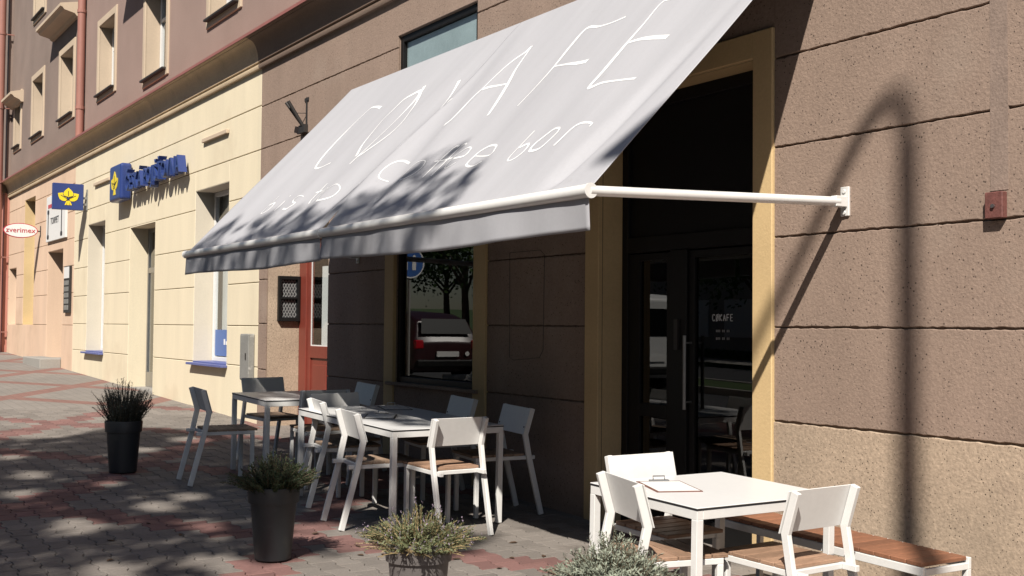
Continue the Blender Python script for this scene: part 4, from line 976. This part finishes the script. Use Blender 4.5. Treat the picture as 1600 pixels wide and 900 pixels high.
def leaf_cloud(pts, size, g):
    mb = MB()
    for p in pts:
        n = Vector((g.gauss(0, 1), g.gauss(0, 1), g.gauss(0, 1) + .8)).normalized(); a = n.orthogonal().normalized(); a = (Matrix.Rotation(g.uniform(0, 6.28), 3, n) @ a); b = n.cross(a); l = size * g.uniform(.6, 1.3); w_ = l * .62
        mb.add([p - a * l * .5, p + b * w_ * .5, p + a * l * .5, p - b * w_ * .5], [(0, 1, 2, 3)])
    return mb
def limbs(e, base, crown_pts, H, r, g, n=9):
    mb = MB(); top = Vector((0, 0, H)); pts = [Vector((0, 0, -.1)), Vector((.04, .02, H * .35)), Vector((-.03, .05, H * .7)), top]
    mb.tube(pts, [r * 1.25, r, r * .85, r * .6], 12); mb.build('trunk', M['bark'], e, smooth=True)
    for k in range(n):
        q = crown_pts[g.randrange(len(crown_pts))] - base; s = Vector((0, 0, H * g.uniform(.62, 1.0))); m1 = s.lerp(q, .45) + Vector((g.uniform(-.2, .2), g.uniform(-.2, .2), .3))
        MB().tube([s, m1, q], [r * .42, r * .26, r * .06], 7).build('limb', M['bark'], e, smooth=True)
def shade_tree():
    """street tree by the kerb; its crown stands between the sun and the paving on the left"""
    g = random.Random(21); kx, ky = .69, -.675; C = Vector((-2.75, -4.55, 11.2)); RX, RZ = 3.9, 3.3
    holes = [(-8.46,1.83,.36),(-10.96,2.0,.30),(-8.95,2.52,.30),(-8.1,2.57,.28),(-7.0,1.65,.32),(-6.85,2.3,.40),(-9.97,1.73,.24),(-12.3,3.3,.30),(-9.28,2.84,.24),(-12.2,2.05,.28),(-7.4,3.2,.55),(-8.15,4.05,.50),(-9.1,4.15,.45),(-6.8,3.3,.6),(-10.2,4.2,.25),(-11.6,4.9,.35),(-7.3,4.3,.6),(-12.9,4.0,.4),(-10.2,2.45,.2),(-11.5,2.9,.2)]
    def ok(x, y):
        for a, b, r in holes:
            d = ((x - a) / 1.7) ** 2 + (y - b) ** 2
            if d < (.57 * r) ** 2 * g.uniform(.55, 1.1): return False
        if y > 4.45 and g.random() < .62: return False
        if x < -14.0 + .4 * math.sin(3 * y) or x > -6.6 + .25 * math.sin(4 * y): return False
        lim = 5.15 + .42 * math.exp(-((x + 8.7) / .55) ** 2) - (.75 * max(0, x + 7.9)) - (.55 * max(0, -12.2 - x))
        return y < lim + .10 * math.sin(7 * x)
    pts = []; tries = 0
    while len(pts) < 21000 and tries < 400000:
        tries += 1
        v = Vector((g.uniform(-1, 1), g.uniform(-1, 1), g.uniform(-1, 1)))
        if v.length > 1: continue
        p = C + Vector((v.x * RX, v.y * RX, v.z * RZ)); h = p.z - .2; ex, ey = p.x - kx * h, p.y - ky * h
        n = math.sin(p.x * 2.1 + 1) * math.sin(p.y * 2.3) * math.sin(p.z * 2.2 + .5)
        if n < -.12 and g.random() < .8: continue
        if ok(ex, ey): pts.append(p)
    x, y = -2.6, -6.1; base = Vector((x, y, gz(x, y))); e = empty('street_tree', base); tag(e, 'leafy street tree at the kerb shading the paving', 'tree')
    limbs(e, base, pts, 8.2, .20, g, 14)
    o = leaf_cloud([p - base for p in pts], .16, g).build('crown', M['leaf'], e, recalc=False)
shade_tree()
def plain_tree(x, y, H, rx, rz, seed, n=5200, label=''):
    g = random.Random(seed); base = Vector((x, y, gz(x, y) - .3)); e = empty('park_tree', base); tag(e, label, 'tree', 'trees across the street'); C = base + Vector((0, 0, H + rz * .7)); pts = []
    blobs = [(Vector((g.uniform(-1, 1) * rx * .6, g.uniform(-1, 1) * rx * .6, g.uniform(-.7, .8) * rz * .7)), g.uniform(.35, .55) * rx) for _ in range(14)]
    while len(pts) < n:
        c, r = blobs[g.randrange(14)]; v = Vector((g.gauss(0, .5), g.gauss(0, .5), g.gauss(0, .45)))
        if v.length < 1.2: pts.append(C + c + v * r)
    limbs(e, base, pts, H + .5, .17, g, 7); leaf_cloud([p - base for p in pts], .20, g).build('crown', M['leaf'], e, recalc=False)
for k, (x, y, H, rx, rz) in enumerate(((-27, -15.5, 2.6, 3.4, 2.8), (-36, -17, 3.0, 4, 3.2), (-19, -18.5, 2.6, 3.6, 3.0), (-46, -16, 3, 4, 3.2), (-11, -17.5, 2.8, 3.4, 3.0), (-55, -20, 3, 4.5, 3.6))):
    plain_tree(x, y, H, rx, rz, 40 + k, label='leafy tree on the lawn across the street, ' + ['beside the dark hedge line', 'second along the lawn', 'behind the parked van', 'far down the lawn', 'opposite the cafe', 'farthest down the lawn'][k])
def opposite():
    e = empty('office_slab', (-12, -26, 0)); tag(e, 'pale grey office slab across the street behind the trees', 'building'); W, H = 100, 18
    MB().box(-W/2, W/2, -8, 0, -1, H).build('wall', M['opp'], e)
    for r in range(5):
        for c in range(29):
            x = -W/2 + 1.2 + c * 3.4; z = 1.2 + r * 3.2
            f = MB().box(x, x + 2.3, .001, .06, z, z + 1.7).build('window', M['winwhite'], e) if (r, c) == (0, 0) else None
            if f is None: f = bpy.data.objects.new('window', W0.data); COL.objects.link(f); f.parent = e; f.location = (c * 3.4, 0, r * 3.2)
            else: W0 = f
    MB().box(-W/2 - .2, W/2 + .2, -8.2, .25, H, H + .5).build('roof_edge', M['concrete'], e)
opposite()
# ---- parked vehicles
def vehicle(name, label, x, y, rz, paint, st, gh, L, wdt, cat, plate=True):
    """st: stations (u along the length 0 rear .. L front, z bottom, z belt, z roof, half width belt, half width roof)"""
    z = gz(x, y) - .13; e = empty(name, (x, y, z), R(rz), True); tag(e, label, cat); mb = MB(); vs = []; n = 9
    for u, zb, zt, zr, hw, hr in st:
        ring = [(-hw * .90, zb), (-hw, zb + .12), (-hw * 1.0, (zb + zt) / 2 + .05), (-hw * .97, zt), (-hr, zr), (-hr * .5, zr + .03 * (1 if zr > zt + .1 else .5)), (0, zr + .04 * (1 if zr > zt + .1 else .5))]
        ring = ring + [(-a, b) for a, b in reversed(ring[:-1])]
        n = len(ring); vs += [(u, a, b) for a, b in ring]
    fs = [(i*n+k, i*n+k+1, (i+1)*n+k+1, (i+1)*n+k) for i in range(len(st) - 1) for k in range(n - 1)]
    fs += [(i*n+n-1, i*n, (i+1)*n, (i+1)*n+n-1) for i in range(len(st) - 1)]
    fs += [tuple(range(n)), tuple((len(st)-1)*n + k for k in range(n-1, -1, -1))]
    mb.add(vs, fs); body = mb.build('body', paint, e, smooth=True)
    sd = body.modifiers.new('round', 'BEVEL'); sd.width = .04; sd.segments = 3; sd.limit_method = 'ANGLE'; sd.angle_limit = R(25)
    for q in gh:                                       # window quads given as corner points
        for sgn in ((-1, 1) if abs(q[0][1]) > .3 and len({round(abs(p[1]) > .2) for p in q}) == 1 and all(p[1] > 0 for p in q) else (1,)):
            MB().add([(p[0], p[1] * sgn, p[2]) for p in q], [(0, 1, 2, 3)]).build('window', M['car_glass'], body, recalc=False)
    r = .31 if wdt < 1.85 else .34
    for u in (L * .19, L * .81):
        for s in (-1, 1):
            t = MB().lathe([(r * .58, -.1), (r * .95, -.1), (r, -.06), (r, .06), (r * .95, .1), (r * .58, .1)], 24, (u, s * (wdt / 2 - .09), r), 'y').build('tyre', M['tyre'], e, smooth=True)
            MB().lathe([(0, .06 * s), (r * .2, .075 * s), (r * .58, .05 * s), (r * .58, -.05 * s)], 20, (u, s * (wdt / 2 - .09), r), 'y').build('rim', M['steel'], t, smooth=True)
    return e, body
H = .86
e, b = vehicle('parked_car', 'dark red hatchback parked at the kerb with its tail towards the cafe', -21.5, -1.55, 180, M['car_red'],
    [(0, .35, .80, .84, .74, .66), (.10, .25, .92, .98, .82, .70), (.28, .22, .95, 1.30, .84, .60), (.75, .22, .95, 1.42, .86, .56), (1.9, .22, .93, 1.44, .86, .56), (2.45, .22, .92, 1.30, .86, .60), (2.95, .22, .92, .96, .85, .68), (3.6, .22, .82, .84, .82, .64), (3.95, .28, .66, .68, .72, .55)],
    [[(.035, -.60, 1.03), (.035, .60, 1.03), (.20, .52, 1.335), (.20, -.52, 1.335)], [(2.97, -.62, 1.03), (2.97, .62, 1.03), (2.46, .55, 1.375), (2.46, -.55, 1.375)], [(.75, .862, .98), (1.55, .862, .98), (1.55, .62, 1.37), (.80, .62, 1.36)], [(1.62, .862, .98), (2.60, .858, .97), (2.2, .63, 1.34), (1.62, .62, 1.37)]], 3.95, 1.68, 'car')
for s in (-1, 1): MB().box(-.02, .10, s * .66 - .10, s * .66 + .10, .72, .90).build('tail_lamp', M['lamp_red'], b, bevel=.02)
MB().box(-.035, -.015, -.26, .26, .56, .67).build('number_plate', M['paper'], b); MB().box(-.06, .06, -.72, .72, .34, .50).build('bumper', M['dframe'], b, bevel=.03, seg=2)
MB().lathe([(0, 0), (.05, 0), (.05, .01), (0, .01)], 14, (-.03, .46, .62), 'x').build('badge', M['paper'], b)
e, b = vehicle('parked_van', 'white panel van parked at the far kerb', -18.3, -4.1, 180, M['car_white'],
    [(0, .35, 1.0, 1.80, .86, .74), (.12, .28, 1.05, 1.90, .90, .76), (1.0, .26, 1.05, 1.94, .91, .77), (3.0, .26, 1.05, 1.92, .91, .77), (3.5, .26, 1.04, 1.78, .90, .74), (4.0, .26, 1.02, 1.16, .89, .74), (4.55, .28, .86, .90, .84, .68), (4.75, .32, .66, .70, .74, .58)],
    [[(-.012, -.60, 1.12), (-.012, .60, 1.12), (-.008, .56, 1.66), (-.008, -.56, 1.66)], [(4.03, -.68, 1.25), (4.03, .68, 1.25), (3.53, .66, 1.84), (3.53, -.66, 1.84)], [(2.75, .908, 1.12), (3.75, .90, 1.12), (3.38, .79, 1.72), (2.75, .80, 1.76)]], 4.75, 1.82, 'van')
for s in (-1, 1): MB().box(-.03, .08, s * .78 - .06, s * .78 + .06, .80, 1.12).build('tail_lamp', M['lamp_red'], b, bevel=.02)
MB().box(-.03, -.01, -.26, .26, .62, .73).build('number_plate', M['paper'], b); MB().box(-.05, .06, -.80, .80, .36, .52).build('bumper', M['dframe'], b, bevel=.03, seg=2)
# blue round traffic sign across the pavement
e = empty('traffic_sign', (-20.6, -.2, gz(-20.6, -.2))); tag(e, 'round blue traffic sign with white figures on a thin pole', 'traffic sign')
MB().tube([(0, 0, 0), (0, 0, 2.65)], .03, 10).build('pole', M['cab'], e, smooth=True); MB().lathe([(0, -.01), (.30, -.01), (.30, .01), (0, .01)], 32, (.04, 0, 2.3), 'x').build('plate', M['blue_film'], e); MB().lathe([(.275, .0105), (.30, .0105), (.30, .013), (.275, .013)], 32, (.04, 0, 2.3), 'x').build('rim', M['paint'], e)
mb = MB()
for dy, s in ((-.08, 1.0), (.09, .75)): mb.box(.051, .054, dy - .04 * s, dy + .04 * s, 2.16, 2.16 + .2 * s); mb.lathe([(0, 0), (.035 * s, 0), (.035 * s, .003), (0, .003)], 12, (.051, dy, 2.20 + .22 * s), 'x')
mb.build('figure', M['paint'], e)
# grass on the verge across the street
g = random.Random(5); mb = MB()
for k in range(9000):
    x, y = g.uniform(-50, 5), g.uniform(-25, -14.6); h = g.uniform(.06, .16); a = g.uniform(0, 6.28); z = gz(x, y) - .30; dx, dy = .05 * math.cos(a), .05 * math.sin(a)
    mb.add([(x - dx, y - dy, z), (x + dx, y + dy, z), (x + dy * g.uniform(-1, 1), y + dx, z + h)], [(0, 1, 2)])
o = mb.build('verge_grass', M['grass'], None, recalc=False); tag(o, 'short grass on the verge across the street', 'grass', kind='stuff')
# fallen leaves on the paving
g = random.Random(9); M['dead_leaf'] = mat('dead_leaf', (.085,.05,.03), .8, .3, 30)
for k in range(22):
    x, y = (g.uniform(-7.0, -5.6), g.uniform(3.1, 4.4)) if k < 14 else (g.uniform(-9.5, -6.6), g.uniform(1.6, 3.2)); a = g.uniform(0, 6.28); l = g.uniform(.018, .034); w_ = l * .45
    mb = MB(); mb.add([(-l, 0, .004), (-l*.3, w_, .010), (l*.5, w_ * .8, .012), (l, 0, .005), (l*.5, -w_ * .8, .009), (-l*.3, -w_, .008), (0, 0, .003)], [(0,6,1), (1,6,2), (2,6,3), (3,6,4), (4,6,5), (5,6,0)])
    o = mb.build('fallen_leaf', M['dead_leaf'], None, recalc=False); o.location = (x, y, gz(x, y)); o.rotation_euler = (0, 0, a); tag(o, 'small dry brown leaf lying on the paving', 'leaf', 'fallen leaves on the paving')
